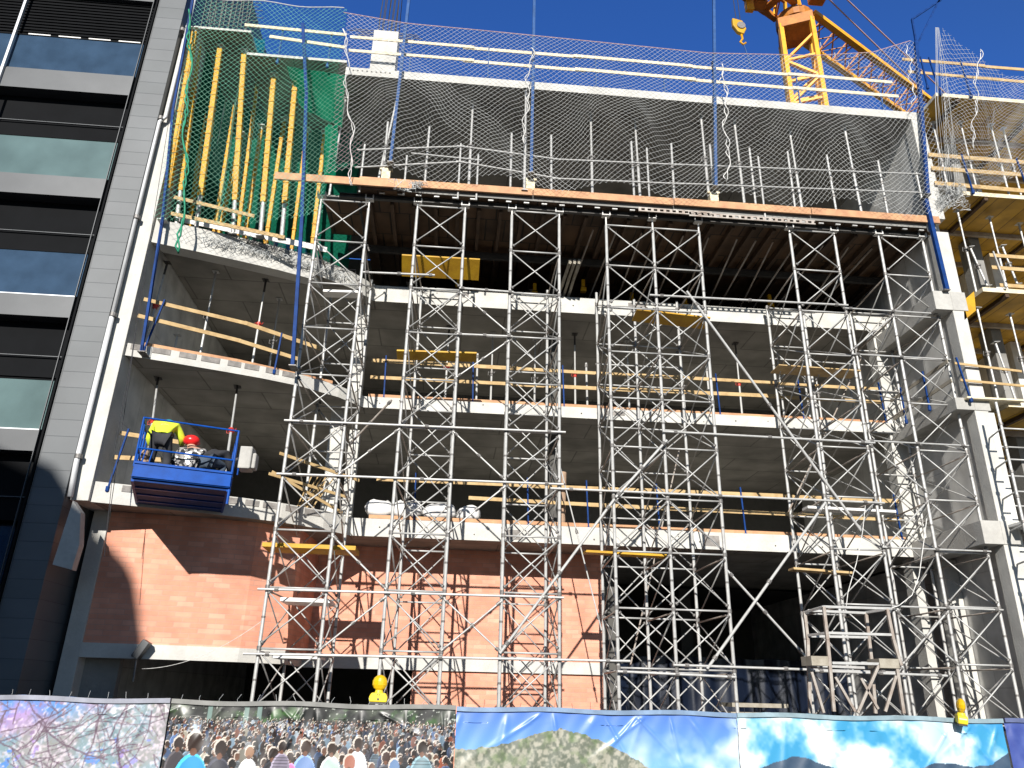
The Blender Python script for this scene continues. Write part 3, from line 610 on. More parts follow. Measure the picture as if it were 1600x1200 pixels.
for x, y, w_, h_, lb in ((-.9, 16.2, .7, .07, 'flat white slab offcut on the deck near the left net post'), (.2, 16.2, .6, .06, 'flat white offcut on the deck between left and middle net posts')):
    tag(MB().box(x, x+w_, y, y+.25, 13.84, 13.84+h_).build('offcut', C['white'], bevel=.005), lb, 'offcut')
for px_, lb in ((1352, 'first small white crate at the right end of the deck'), (1368, 'second small white crate at the right end of the deck, the larger')):
    a = atY(px_, 310, 16.6); s = .13 if px_ == 1352 else .18
    tag(MB().box(a.x-s/2, a.x+s/2*1.4, 16.5, 16.8, 13.83, 13.83+s*2).build('crate', C['white'], bevel=.01), lb, 'crate')
# ------------------------------------------------------------------ timber guard rails
def trail(name, segs, posts, label, m_='timber', pm='blue', th_=.1, group='timber guard rails at the slab edges'):
    """segs: ((p,q),...) boards; posts: ((foot, top),...)"""
    p0 = V(segs[0][0]); root = empty(name, p0, label, 'guard rail', group)
    for p, q in segs:
        p = V(p); q = V(q); q2 = q+V((0, 0, random.uniform(-.015, .015))); L_ = (q-p).length; n = max(1, round(L_/3.2)); 
        for i in range(n):
            a = p.lerp(q2, i/n)+V((0, .028*(i % 2), random.uniform(-.012, .012))); c = p.lerp(q2, min(1, (i+1)/n+.02))+V((0, .028*(i % 2), random.uniform(-.012, .012)))
            o = MB().bar(a, c, .025, th_*random.uniform(.9, 1.05)).build('rail', C[m_], root, bevel=.003); o.location = -p0
    for p, q in posts:
        b = MB().bar(p, q, .035, .035, V((0,1,0)))
        b.tube(V(p)+V((0,0,.02)), V(p)+V((0,0,.12)), .04, 8)
        o = b.build('post', C[pm], root); o.location = -p0
    return root
def along(t, dy, z):  # along the curved slab edge
    i = min(int(t), len(FE)-2); a = FE[i]; b_ = FE[i+1]; s = t-i
    return (a[0]+(b_[0]-a[0])*s, a[1]+(b_[1]-a[1])*s+dy, z)
trail('guard_rail', [(along(.1,.05,10.30), along(2.4,.05,10.16)), (along(2.3,.05,10.18), along(4.4,.05,10.0)), (along(.05,.05,9.86), along(2.3,.05,9.70)), (along(2.2,.05,9.70), along(3.9,.05,9.55))],
      [(along(.35,.0,9.0), along(.55,.0,10.35)), (along(3.3,.0,9.0), along(3.35,.0,10.1))], 'pale timber guard rail along the curved left bay edge, below the third slab')
trail('guard_rail', [((-7.3,16.6,7.22), (-5.9,16.75,7.10)), ((-7.3,16.55,6.66), (-6.0,16.75,6.70))], [(along(.25,0,5.8), along(.4,0,7.2))], 'short pale timber guard rail left of the blue loading platform')
trail('guard_rail', [((-4.0,17.3,7.12), (-2.3,18.6,6.90)), ((-4.15,17.2,6.62), (-2.5,18.5,6.42)), ((-4.1,17.25,6.66), (-2.6,18.4,6.05))], [], 'sagging timber rails right of the blue loading platform', th_=.07)
bx_ = [-1.9, .4, 2.8, 4.8, 7.0, 9.3, 11.6]
trail('guard_rail', [((-2.3,18.78,10.2), (12.0,18.78,10.16)), ((-2.3,18.78,9.72), (12.0,18.78,9.80))], [((x,18.76,9.05), (x-.04,18.76,10.35)) for x in bx_], 'long pale timber guard rail along the straight second-floor slab')
trail('guard_rail', [((-1.9,18.78,7.0), (11.6,18.78,7.02)), ((.4,18.78,6.62), (11.6,18.78,6.52))], [((x,18.76,5.9), (x-.04,18.76,7.2)) for x in (-.9, 1.9, 3.4, 5.2, 7.4, 9.6, 11.5)], 'long pale timber guard rail along the straight lowest slab')
trail('guard_rail', [((-6.2,16.0,18.56), (-3.5,16.0,18.5)), ((-3.4,16.02,18.46), (11.8,16.02,18.44)), ((-5.5,16.0,18.22), (-3.5,16.0,18.05)), ((-3.4,16.02,18.0), (11.9,16.02,17.96))],
      [((x,16.05,17.35), (x,16.05,18.7)) for x in (-5.2,-3.9,-1.75,.35,3.3,5.2,6.6,9.0,11.4)], 'whitewashed double timber guard rail along the roof edge against the blue sky', 'timber_w', 'blue_l')
trail('guard_rail', [((-7.3,16.2,13.15), (-5.2,16.4,12.85)), ((-7.2,16.2,12.66), (-4.4,16.4,12.30))], [], 'timber guard rail behind the green net at the foot of the yellow props')
trail('guard_rail', [((-7.2,16.9,12.95), (-3.6,17.6,12.75))], [], 'single white board behind the yellow props', 'white', th_=.16)
def toe(segs, label, m_='timber_o'):
    b = MB()
    for p, q in segs: b.bar(p, q, .03, .09)
    tag(b.build('toe_board', C[m_], bevel=.003), label, 'toe board', 'toe boards on the slab edges')
toe([(along(.3,.06,9.2), along(2.3,.06,9.19)), (along(2.3,.06,9.19), along(4.8,.06,9.2))], 'orange toe board on the curved second-floor edge of the left bay')
toe([((-2.3,18.76,9.2), (4.1,18.76,9.2)), ((4.12,18.78,9.19), (12.0,18.78,9.19))], 'orange toe board on the straight second-floor edge')
toe([((-2.0,18.76,6.06), (4.9,18.76,6.06)), ((4.92,18.78,6.05), (11.6,18.78,6.04))], 'orange toe board on the straight lowest slab edge')
# ------------------------------------------------------------------ yellow props behind the green net
G = 'yellow shoring props behind the green net'
def yprop(tp, bt, Yt, z0, z1, label, th_=.13, white=1.0):
    a = atY(*tp, Yt); c = atY(*bt, Yt); dx = (c.x-a.x)/max(.1, a.z-c.z)
    top = V((a.x, Yt, z1)); foot = V((a.x+dx*(z1-z0), Yt+.05, z0)); p0 = foot
    root = empty('shoring_prop', p0, label, 'prop', G); d = top-foot; L_ = d.length; d.normalize(); k = white/L_
    b = MB(); s = foot+d*white; b.bar(s, top-d*.12, th_, th_, V((0,1,0)))
    z = white+.2
    while z < L_-.3: c_ = foot+d*z; b.bar(c_-d*.02, c_+d*.02, th_+.03, th_+.03, V((0,1,0))); z += .42
    o = b.build('upper_post', C['yel'], root, bevel=.012); o.location = -p0
    o = MB().tube(foot+d*.02, s+d*.03, th_*.42, 10).build('lower_tube', C['steel'], root); o.location = -p0
    o = MB().tube(top-d*.13, top, .03, 8).bar(top-d*.02, top, .2, .2, V((0,1,0))).build('head', C['white'], root); o.location = -p0
    o = MB().bar(foot, foot+d*.015, .2, .2, V((0,1,0))).build('foot_plate', C['steel'], root); o.location = -p0
yprop((303,56), (282,175), 15.98, 12.3, 18.24, 'leftmost tall yellow prop, against the white pillar', .13, .9)
yprop((313,55), (290,235), 16.35, 12.42, 18.24, 'second tall yellow prop from the white pillar')
yprop((348,57), (317,282), 16.5, 12.42, 18.24, 'third tall yellow prop, standing clear in front of dark green mesh')
yprop((386,60), (371,290), 16.6, 12.42, 18.24, 'fourth tall yellow prop, under the step in the roof')
yprop((432,97), (413,312), 16.6, 12.42, 17.49, 'fifth tall yellow prop, left of the pair under the lower roof slab')
yprop((466,99), (446,317), 16.6, 12.42, 17.49, 'sixth tall yellow prop, beside the dark blue net post')
yprop((405,219), (386,340), 18.0, 12.42, 16.9, 'slender yellow prop, first from the left of the far row', .10, .6)
yprop((443,196), (420,345), 18.1, 12.42, 17.3, 'slender yellow prop of the far row between the fifth and sixth tall ones', .10, .6)
yprop((374,225), (347,345), 18.0, 12.42, 16.6, 'slender leaning yellow prop of the far row crossing the fourth tall one', .10, .6)
yprop((480,200), (467,300), 18.1, 12.42, 17.0, 'slender yellow prop of the far row right of the dark blue net post', .09, .6)
yprop((509,200), (500,277), 17.9, 13.0, 16.8, 'slender yellow prop above the left end of the deck', .10, .1)
yprop((303,88), (286,240), 17.2, 12.42, 18.24, 'slender yellow prop in the tight left corner group', .10, .6)
yprop((313,135), (295,260), 17.8, 12.42, 18.24, 'farthest thin yellow prop in the left corner group', .08, .6)
yprop((398,150), (378,300), 17.6, 12.42, 18.2, 'slender yellow prop of the far row just right of the fourth tall one', .09, .6)
yprop((360,200), (338,330), 17.9, 12.42, 17.6, 'slender yellow prop of the far row between the third and fourth tall ones', .09, .6)
yprop((328,110), (308,260), 17.5, 12.42, 18.2, 'slender yellow prop of the far row between the second and third tall ones', .09, .6)
# ------------------------------------------------------------------ blue net posts
def npost(pts, label, m_='blue', w_=.07, arm=None):
    p0 = V(pts[0]); root = empty('net_post', p0, label, 'net post', 'blue posts holding the safety net')
    b = MB()
    for a, c in zip(pts[:-1], pts[1:]): b.bar(a, c, w_, w_, V((0,1,0)))
    o = b.build('mast', C[m_], root, bevel=.004); o.location = -p0
    if arm:
        b = MB()
        for a, c in arm: b.bar(a, c, .05, .05, V((0,1,0)))
        o = b.build('arm', C['blue'], root); o.location = -p0
    b = MB(); q = V(pts[0]); b.box(q.x-.08, q.x+.08, q.y-.04, q.y+.3, q.z-.02, q.z)
    o = b.build('foot_bracket', C['clamp'], root); o.location = -p0
npost([(-3.64,15.8,8.7), (-3.9,15.8,12.4), (-4.25,15.78,16.2), (-4.62,15.75,18.5)], 'long dark blue post crossing the left bay beside the leftmost tower', 'blue', .08)
npost([(-1.97,15.8,14.3), (-1.9,15.8,20.9)], 'pale blue post at the left of the deck in front of the column stub', 'blue_l', .075)
npost([(1.54,15.8,14.28), (1.55,15.8,21.5)], 'pale blue post at the middle of the deck', 'blue_l', .075)
npost([(6.28,15.8,14.28), (6.82,15.8,22.0)], 'pale blue post in the right half of the deck, left of the crane hook', 'blue_l', .075)
npost([(11.97,15.8,14.5), (12.3,15.8,17.2), (12.6,15.78,19.8)], 'dark blue post at the right corner of the roof with a triangular bracket', 'blue', .09,
      [(atY(1432,70,15.8), atY(1425,30,15.8)), (atY(1425,30,15.8), atY(1470,0,15.8)), (atY(1470,-5,15.8), atY(1432,72,15.8))])
npost([(-6.95,15.95,8.9), (-7.12,15.9,12.3), (-7.45,15.85,15.5), (-7.6,15.8,19.4)], 'dark blue post leaning beside the white pillar at the left edge of the netting', 'blue', .06)
npost([(12.0,15.9,11.72), (11.95,15.9,14.4)], 'thick blue post standing on the upper beam end beside the deck', 'blue', .10)
# ------------------------------------------------------------------ nets
def net(name, surf, U_, V_, cell, r, m_, label, hole=None, mirror=False):
    """diamond net: surf(u,v)->point for u in 0..U_, v in 0..V_ metres"""
    b = MB(); st = cell
    for sgn in (1, -1):
        c = -V_ if sgn > 0 else 0
        c0 = np.arange(-V_, U_, cell) if sgn > 0 else np.arange(0, U_+V_, cell)
        for c in c0:
            pts = []
            nseg = int(V_/(cell/2))
            for i in range(nseg+1):
                v = V_*i/nseg; u = c+v if sgn > 0 else c-v
                if 0 <= u <= U_ and not (hole and hole(u, v)): pts.append(surf(u, v))
                else:
                    if len(pts) > 1: b.path(pts, r, 3)
                    pts = []
            if len(pts) > 1: b.path(pts, r, 3)
    return tag(b.build(name, C[m_]), label, 'net')
def vn(x, y, s=0):   # smooth cheap noise
    return math.sin(x*1.7+s)*math.cos(y*1.3+s*2)+.5*math.sin(x*3.9+y*2.7+s)+.3*math.cos(x*7.1-y*5.3+s)
topl = [(-3.6, 19.0), (-1.9, 18.8), (0, 18.78), (1.6, 18.75), (4, 18.7), (6.4, 18.65), (9.5, 18.9), (11.2, 19.2), (12.6, 19.85)]
def toph(x): return float(np.interp(x, [p[0] for p in topl], [p[1] for p in topl]))
def white_surf(u, v, V_=5.6):
    x = -3.55+u*1.0; t = v/V_; x2 = x
    zt = toph(x); zb = 13.9+.18*math.sin(x*2.1)
    z = zt+(zb-zt)*t
    gath = math.exp(-((t-.62)/.25)**2)
    x2 += .05*vn(x*.9, t*3, 1)*gath+.022*vn(x*2, t*5, 3)*gath
    z += -.22*gath*math.sin(x*1.15+.6)-.03*vn(x*1.6, t*6, 2)*gath
    y = 15.72-.12*gath+.10*vn(x*.8, t*2.5, 5)*(t*(1-t)*4)
    return (x2, y, z)
net('safety_net', lambda u, v: white_surf(u, v), 16.1, 5.6, .155, .0030, 'netw', 'white diamond-mesh safety net hung from the blue posts across the roof edge and deck')
def green_surf(u, v, V_=6.6):
    x = -7.5+u; t = v/V_; zt = 19.1+.05*math.sin(x*3); zb = 12.15+.55*max(0, (x+5.3))/1.8*.9
    z = zt+(zb-zt)*t; y = 15.74+.08*vn(x*1.2, t*3, 4)*(t*(1-t)*4)
    return (x+.07*vn(x*1.5, t*4, 9)*t+.45*(1-t)*0+.25*t*(1 if x < -6 else .4), y, z)
net('safety_net', green_surf, 4.0, 6.6, .142, .0034, 'netg', 'pale green diamond-mesh net hung over the yellow props at the left bay')
# right hand net over the wing, gathered at a peak
pk = atY(1464, 42, 15.75)
def wing_surf(u, v, V_=5.2):
    t = v/V_; s = u/4.2
    xt = pk.x+.05+3.6*s; zt = pk.z-1.6*min(1, s*2.2)+.35*max(0, s-.45)-.1
    if s < .12: zt = pk.z-1.2*s/.12*.4
    xb = 12.45+2.9*s**1.25; zb = 15.1+.25*math.sin(s*9)
    y = 15.72+.12*math.sin(s*14)*(1-abs(2*t-1))-.1*math.sin(t*3.1)
    x = xt+(xb-xt)*t**.8 - .35*math.sin(t*3.14)*s + .05*vn(u*2, t*5, 7)
    return (x, y, zt+(zb-zt)*t-.3*math.sin(t*3.14)*(1-s))
net('safety_net', wing_surf, 4.2, 5.2, .17, .0034, 'netw', 'white safety net gathered to a peak above the right-hand wing roof')
b = MB()
for i in range(9):
    s = i/8; a = pk+V((-.05+.1*s, 0, -.02)); c = V((12.35+.55*s, 15.75, 14.7+.4*random.random())); mid = a.lerp(c, .5)+V((.05*random.uniform(-1,1)-.12*(1-s), random.uniform(-.08,.08), 0))
    b.path([a, a.lerp(mid,.5)+V((.02,0,0)), mid, mid.lerp(c,.5)+V((random.uniform(-.05,.05),0,0)), c], .0042, 3)
tag(b.build('gathered_net', C['netw']), 'bundled folds of white netting hanging straight from the peak by the roof corner', 'net')
# ropes
b = MB(); b.path([(x, 15.74, toph(x)+.02) for x in np.arange(-3.6, 12.6, .4)], .011, 5); tag(b.build('edge_rope', C['pink']), 'thin pink rope along the top of the white safety net', 'rope')
b = MB(); b.path([(x, 15.72, 19.12+.05*math.sin(x*3)) for x in np.arange(-7.5, -3.4, .3)], .012, 5); tag(b.build('edge_rope', C['rope']), 'thin white rope along the top of the pale green net', 'rope')
def twist(p, q, label, amp=.05, m_='rope', r=.011, n=46, cat='rope'):
    p = V(p); q = V(q); pts1 = []; pts2 = []
    ph = random.uniform(0, 6)
    for i in range(n+1):
        t = i/n; c = p.lerp(q, t); a = t*(p-q).length*9+ph; w_ = amp*(.5+.5*math.sin(t*23+ph))
        off_ = V((.05*math.sin(t*13+ph)+.04*math.sin(t*31), 0, 0))
        pts1.append(c+off_+V((math.cos(a)*w_, math.sin(a)*w_, 0))); pts2.append(c+off_-V((math.cos(a)*w_, math.sin(a)*w_, 0)))
    b = MB().path(pts1, r, 5); b.path(pts2, r, 5)
    return tag(b.build('lacing_rope', C[m_], smooth=True), label, cat, 'ropes lacing the nets together')
twist(atY(538,45,15.68), atY(552,290,15.68), 'twisted white rope lacing the green net to the white net', .035)
twist(atY(830,75,15.68), atY(818,225,15.68), 'twisted white rope beside the middle blue post', .03)
twist(atY(1130,100,15.68), atY(1138,282,15.68), 'curly white rope right of the blue post in the right half of the deck', .06, r=.013)
twist(atY(1530,78,15.66), atY(1520,232,15.66), 'twisted white rope hanging over the wing roof rails', .035)
twist(atY(298,15,15.66), atY(283,395,15.66), 'bunched green netting rope down the left edge of the nets', .045, 'ygrn', .022)
twist(atY(1418,70,15.66), atY(1428,165,15.66), 'slack white rope near the roof corner bracket', .01, r=.009)
# bunch of net at slab edge (left bay) : black and white tangle
for m_, lb, sx in (('netd', 'tangled black netting lying on the curved third slab edge', 0.), ('netw', 'tangled white netting draped over the curved third slab face', .3)):
    b = MB()
    for k in range(30 if m_ == 'netd' else 60):
        t0 = random.uniform(.9, 4.6); pts = []
        for j in range(9):
            a = along(min(5.2, t0+j*.08), -.05, 0); pts.append((a[0]+random.uniform(-.06,.06), a[1]-.03+random.uniform(-.05,.03), (12.36 if m_ == 'netd' else 12.12)+random.uniform(-.17,.13)))
        b.path(pts, .007, 3)
    tag(b.build('tangled_net', C[m_]), lb, 'net')
b = MB()
for k in range(40):
    pts = []; x = random.uniform(-2.1, -1.2)
    for j in range(7): pts.append((x+random.uniform(-.1,.1)+.03*j, 15.9+random.uniform(-.06,.03), 13.85-.35*abs(math.sin((x+2.1)*3.5))*random.random()))
    b.path(pts, .006, 3)
tag(b.build('tangled_net', C['netw']), 'small clump of white netting sagging over the left deck edge', 'net')
b = MB()
for k in range(60):
    x = random.uniform(12.35, 13.1); z = random.uniform(14.2, 15.0); pts = [(x+random.uniform(-.15,.15), 15.9+random.uniform(-.1,.1), z+random.uniform(-.15,.12)) for j in range(6)]; b.path(pts, .006, 3)
tag(b.build('tangled_net', C['netw']), 'snarled white netting under the wing boards beside the right corner post', 'net')
# debris meshes
def sheet(name, corners, nu, nv, amp, m_, label, seed=0.):
    a, b_, c, d = [V(p) for p in corners]; vs = []; fs = []
    nrm = (b_-a).cross(d-a).normalized()
    for i in range(nu+1):
        for j in range(nv+1):
            s = i/nu; t = j/nv; p = a.lerp(b_, s).lerp(d.lerp(c, s), t); vs.append(p+nrm*amp*(vn(s*6, t*4, seed)+.4*vn(s*15, t*9, seed+3)))
    for i in range(nu):
        for j in range(nv): k = i*(nv+1)+j; fs.append((k, k+nv+1, k+nv+2, k+1))
    return tag(MB().add(vs, fs).build(name, C[m_], smooth=True), label, 'debris netting')
sheet('debris_mesh', [(-7.34,18.7,18.3), (-3.2,18.7,17.5), (-3.2,18.7,12.42), (-7.34,18.7,12.42)], 40, 40, .07, 'mesh_g', 'dark green debris mesh hanging behind the yellow props')
sheet('debris_mesh', [(-7.33,16.75,18.28), (-7.33,18.68,18.28), (-7.33,18.68,12.42), (-7.33,16.75,12.42)], 14, 30, .015, 'mesh_g', 'dark green debris mesh lining the wall beside the white pillar', 8.)
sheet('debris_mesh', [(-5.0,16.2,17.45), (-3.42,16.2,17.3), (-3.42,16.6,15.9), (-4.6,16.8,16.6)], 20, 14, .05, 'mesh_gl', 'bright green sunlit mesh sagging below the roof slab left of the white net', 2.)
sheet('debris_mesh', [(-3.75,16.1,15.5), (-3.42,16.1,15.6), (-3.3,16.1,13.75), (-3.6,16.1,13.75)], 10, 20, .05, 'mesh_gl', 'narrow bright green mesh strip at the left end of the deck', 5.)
sheet('debris_mesh', [(-6.3,17.6,19.0), (-3.35,17.6,18.75), (-3.35,17.6,17.66), (-6.0,17.6,17.66)], 30, 12, .05, 'mesh_t', 'green debris mesh with sky blue put into its colour, standing behind the roof edge rails', 3.)
sheet('debris_mesh', [(-7.4,16.9,19.3), (-5.9,16.9,19.0), (-5.9,16.9,18.42), (-7.4,16.9,18.42)], 20, 12, .05, 'mesh_t', 'green mesh with sky blue put into its colour, above the upper roof step', 6.)
# ------------------------------------------------------------------ loading platform and workers
lp = empty('loading_platform', (FL.x, FL.y, 5.6), 'bright blue steel loading platform with railings jutting from the lowest left slab', 'loading platform', None, RZ)
def lpp(b, name, m_, **k): return b.build(name, m_, lp, **k)
lpp(MB().box(.05, LW-.05, .052, LD, .03, .10), 'floor_plate', C['blue'])
fp = lpp(MB().box(0, LW, 0, .05, .08, .40), 'front_panel', C['blue_b'], bevel=.006)
for z in (.35, .10): MB().box(.0, LW, -.025, -.001, z, z+.03).build('rib', C['blue_b'], fp)
for x in (0, LW-.05): lpp(MB().box(x, x+.05, .052, LD, .02, .32), 'side_panel', C['blue_b'])
for y in (.5, 1.1, 1.7): lpp(MB().box(.06, LW-.06, y, y+.07, .005, .028), 'cross_beam', C['blue_b'])
def tb(p, q, r=.018, nm='rail'): lpp(MB().tube(p, q, r, 8), nm, C['blue_b'])
for z in (1.26, .66):
    tb((0, .03, z), (LW, .03, z-.02)); tb((0, .03, z), (0, 1.6, z)); tb((LW, .03, z-.02), (LW, 1.6, z))
for x in (0, LW):
    for y in (.03, .4, .95, 1.6): tb((x, y, .3), (x, y, 1.27 if x == 0 else 1.25), .02, 'railing_post')
tb((LW, .06, -.22), (LW, .06, .95), .026, 'leg'); tb((LW+.1, .2, .4), (LW+.1, .2, .95), .022, 'railing_post')
for x in (.12, .24): tb((x, .04, .4), (x+.03, .04, .66), .012, 'mesh_infill')
xb = 0
hp = atY(384, 718, 15.2); hb = MB().box(hp.x-.12, hp.x+.14, 15.05, 15.4, hp.z-.22, hp.z+.24); hb.box(hp.x+.142, hp.x+.22, 15.1, 15.35, hp.z-.2, hp.z+.12)
tag(hb.build('machine_housing', C['conc'], bevel=.03), 'off-white machine housing hanging off the right end of the blue platform', 'machine')
tag(MB().tube(lw(LW+.02,.45,hp.z), (hp.x-.13, 15.2, hp.z), .04, 10).build('bracket', C['clamp']), 'dark bracket joining the white housing to the blue platform', 'bracket')
# cloth bag tied at the left end
def skin(name, nodes, edges, m_, parent, sub=1):
    me = bpy.data.meshes.new(name); keys = list(nodes); me.from_pydata([nodes[k][0] for k in keys], [(keys.index(a), keys.index(b_)) for a, b_ in edges], []); me.materials.append(m_)
    o = bpy.data.objects.new(name, me); COL.objects.link(o); o.parent = parent
    o.modifiers.new('skin', 'SKIN'); sv = me.skin_vertices
    if not sv: bpy.context.view_layer.update()
    for i, k in enumerate(keys):
        r_ = nodes[k][1]; me.skin_vertices[0].data[i].radius = r_ if isinstance(r_, tuple) else (r_, r_)
    me.skin_vertices[0].data[0].use_root = True
    s = o.modifiers.new('sub', 'SUBSURF'); s.levels = sub+1; s.render_levels = sub+1
    for p_ in me.polygons: p_.use_smooth = True
    o.modifiers['skin'].use_smooth_shade = True
    return o
def worker(loc, rz, label, hip, chest, neck, head, hands, knees, feet, jm, tm, hm, extra=None):
    root = empty('person', loc, label, 'person', 'workers on the loading platform', rz)
    hx = .11; sx = .19
    nd = {'pel': ((0, hip[1], hip[2]), .13), 'wai': ((0, (hip[1]+chest[1])/2, (hip[2]+chest[2])/2), .125), 'che': (tuple(chest), (.155, .13)), 'nec': (tuple(neck), .06), 'hea': (tuple(head), (.085, .1)), 'crn': ((head[0], head[1]+.02, head[2]+.1), .075)}
    ed = [('pel','wai'), ('wai','che'), ('che','nec'), ('nec','hea'), ('hea','crn')]
    J = dict(nd); je = [('pel','wai'), ('wai','che')]; Tn = {'pel': nd['pel']}; te = []
    for s, sd in ((-1, 'l'), (1, 'r')):
        sh = V((s*sx, chest[1]+.02, chest[2]+.03)); ha = V(hands[0 if s < 0 else 1]); el = sh.lerp(ha, .5)+V((s*.07, -.04, -.06))
        nd['sh'+sd] = (tuple(sh), .065); nd['el'+sd] = (tuple(el), .045); nd['wr'+sd] = (tuple(sh.lerp(ha, .93)), .032)
        ed += [('che','sh'+sd), ('sh'+sd,'el'+sd), ('el'+sd,'wr'+sd)]
        kn = V(knees[0 if s < 0 else 1]); ft = V(feet[0 if s < 0 else 1])
        nd['hi'+sd] = ((s*hx, hip[1], hip[2]-.04), .09); nd['kn'+sd] = (tuple(kn), .065); nd['an'+sd] = (tuple(ft+V((0,0,.08))), .045); nd['to'+sd] = (tuple(ft+V((0,.15,.035))), .04)
        ed += [('pel','hi'+sd), ('hi'+sd,'kn'+sd), ('kn'+sd,'an'+sd), ('an'+sd,'to'+sd)]
        # fingers on the hand
        for q_ in range(5):
            ang = (q_-2)*.012; tip = ha+V((ang*1.8, .05 if q_ else .0, -.05-.01*(q_ == 2)))
            base = sh.lerp(ha, .93)+V((ang, .01, -.01)); nd['f%s%d' % (sd, q_)] = (tuple(tip), .009); nd['g%s%d' % (sd, q_)] = (tuple(base.lerp(tip, .4)), .011)
            ed += [('wr'+sd, 'g%s%d' % (sd, q_)), ('g%s%d' % (sd, q_), 'f%s%d' % (sd, q_))]
    skin('body', nd, ed, C['skin'], root)
    jn = {k: (nd[k][0], tuple((a+.03) for a in (nd[k][1] if isinstance(nd[k][1], tuple) else (nd[k][1],)*2))) for k in ('wai', 'pel', 'che', 'shl', 'shr', 'ell', 'elr', 'wrl', 'wrr')}
    skin('jacket', jn, [('pel','wai'), ('wai','che'), ('che','shl'), ('che','shr'), ('shl','ell'), ('shr','elr'), ('ell','wrl'), ('elr','wrr')], C[jm], root)
    tn = {k: (nd[k][0], tuple((a+.022) for a in (nd[k][1] if isinstance(nd[k][1], tuple) else (nd[k][1],)*2))) for k in ('pel', 'hil', 'hir', 'knl', 'knr', 'anl', 'anr')}
    skin('trousers', tn, [('pel','hil'), ('pel','hir'), ('hil','knl'), ('hir','knr'), ('knl','anl'), ('knr','anr')], C[tm], root)
    for s in 'lr':
        a = nd['an'+s][0]; c = nd['to'+s][0]; MB().ball(((a[0]+c[0])/2, (a[1]+c[1])/2, .05), .1, sc=(.55, 1.35, .5)).build('boot', C['char'], root, smooth=True)
    if hm:
        h = MB(); c = V(head)+V((0, .02, .09)); h.ball(c, .145, 14, 9, (1, 1.12, .82)); h.ball(c+V((0, .06, -.02)), .16, 14, 5, (.95, 1.1, .12)); h.bar(c+V((0,-.15,.02)), c+V((0,.15,.1)), .03, .05)
        h.build('helmet', C[hm], root, smooth=True)
    if extra: extra(root, nd)
    return root
def vest(root, nd):
    w0 = nd['wai'][0]; c0 = nd['che'][0]
    nn = {'a': ((w0[0], w0[1], w0[2]-.04), (.17, .165)), 'b': (w0, (.165, .16))}
    skin('lower_jacket', nn, [('a', 'b')], C['navy'], root)
    a = V(w0).lerp(V(c0), .35); b_ = V(w0).lerp(V(c0), .5); skin('reflective_band', {'a': (tuple(a), (.178, .172)), 'b': (tuple(b_), (.178, .172))}, [('a', 'b')], C['tapeg'], root)
W1 = lw(.36,.55,zf); W2 = lw(.92,.42,zf-.02); W3 = lw(1.33,.45,zf)
worker(W1, .2, 'worker in fluorescent yellow and dark blue jacket bending forward on the blue platform', (0,-.1,.86), (0,.1,1.14), (0,.3,1.16), (0,.36,1.17), [(-.24,.38,.75), (.32,.4,.85)], [(-.14,.02,.46), (.15,.04,.46)], [(-.15,-.1,0), (.17,-.1,0)], 'hiv', 'char', 'helb', vest)
worker(W2, .1, 'worker in red helmet and black and white patterned jacket crouching on the blue platform', (0,-.12,.40), (.02,.12,.66), (-.04,.22,.78), (-.08,.24,.86), [(-.28,.42,.42), (.2,.45,.42)], [(-.17,.22,.42), (.17,.22,.42)], [(-.15,.0,0), (.15,.0,0)], 'camo', 'camo', 'helr').scale = (1.12, 1.0, 1.0)
worker(W3, -.25, 'worker in black jacket crouching with head down at the right end of the blue platform', (0,-.14,.48), (-.05,.14,.66), (-.08,.3,.62), (-.1,.38,.55), [(-.25,.45,.35), (.15,.5,.35)], [(-.16,.2,.45), (.16,.2,.45)], [(-.15,-.02,0), (.15,-.02,0)], 'char', 'navy', None)
bb = MB(); 
for k in range(7): bb.ball(lw(.14+.03*math.sin(k*2), .3+.05*math.cos(k*3), zf+.05+.07*k), .075, 8, 6, (1, 1, .9))
tag(bb.build('tool_bag', C['card'], smooth=True), 'brown tool bag slumped in the left corner of the blue platform', 'bag')
# ------------------------------------------------------------------ rubble bags, timber, odds and ends
def bag(x, y, z, w_, h_, label, seed):
    h_ *= .82; w_ *= 1.08
    rr = random.Random(seed); b = MB(); n = 18; m_ = 9; vs = []
    for j in range(m_):
        t = j/(m_-1); s = (1-(2*abs(t-.45))**3*.35)
        for i in range(n):
            a = 2*math.pi*i/n; ca, sa = math.cos(a), math.sin(a); q_ = (abs(ca)**4+abs(sa)**4)**-.25
            k = s*(1+.07*math.sin(a*3+seed+t*5)+rr.uniform(-.04,.04)); vs.append((x+ca*q_*k*w_/2, y+sa*q_*k*.25, z+t*h_*(1+.1*math.sin(a*2+seed))))
    fs = [(j*n+i, j*n+(i+1) % n, (j+1)*n+(i+1) % n, (j+1)*n+i) for j in range(m_-1) for i in range(n)]+[tuple(range(n))[::-1], tuple(range((m_-1)*n, m_*n))]
    b.add(vs, fs); tag(b.build('rubble_bag', C['bag'], smooth=True), label, 'bag', 'white bags on the lowest slab')
bag(-1.78, 19.0, 6.11, .62, .48, 'leftmost white rubble bag on the lowest slab', 1); bag(-1.1, 18.98, 6.11, .68, .5, 'second white rubble bag, pressed between its neighbours', 2)
bag(-.3, 19.0, 6.11, .75, .46, 'third and widest white rubble bag on the lowest slab', 3); bag(.42, 19.05, 6.11, .55, .42, 'rightmost and lowest white rubble bag', 4)
b = MB()
for i in range(3):
    for j in range(2):
        p = atY(897+7*i-6, 407+3*j, 17.6); q_ = atY(878+8*i-6, 462+2*j, 18.9); b.bar(p, q_, .07, .1, V((0,-1,0)))
tag(b.build('timber_bundle', C['timber_g'], bevel=.004), 'bundle of long timbers leaning out over the top slab edge', 'timber')
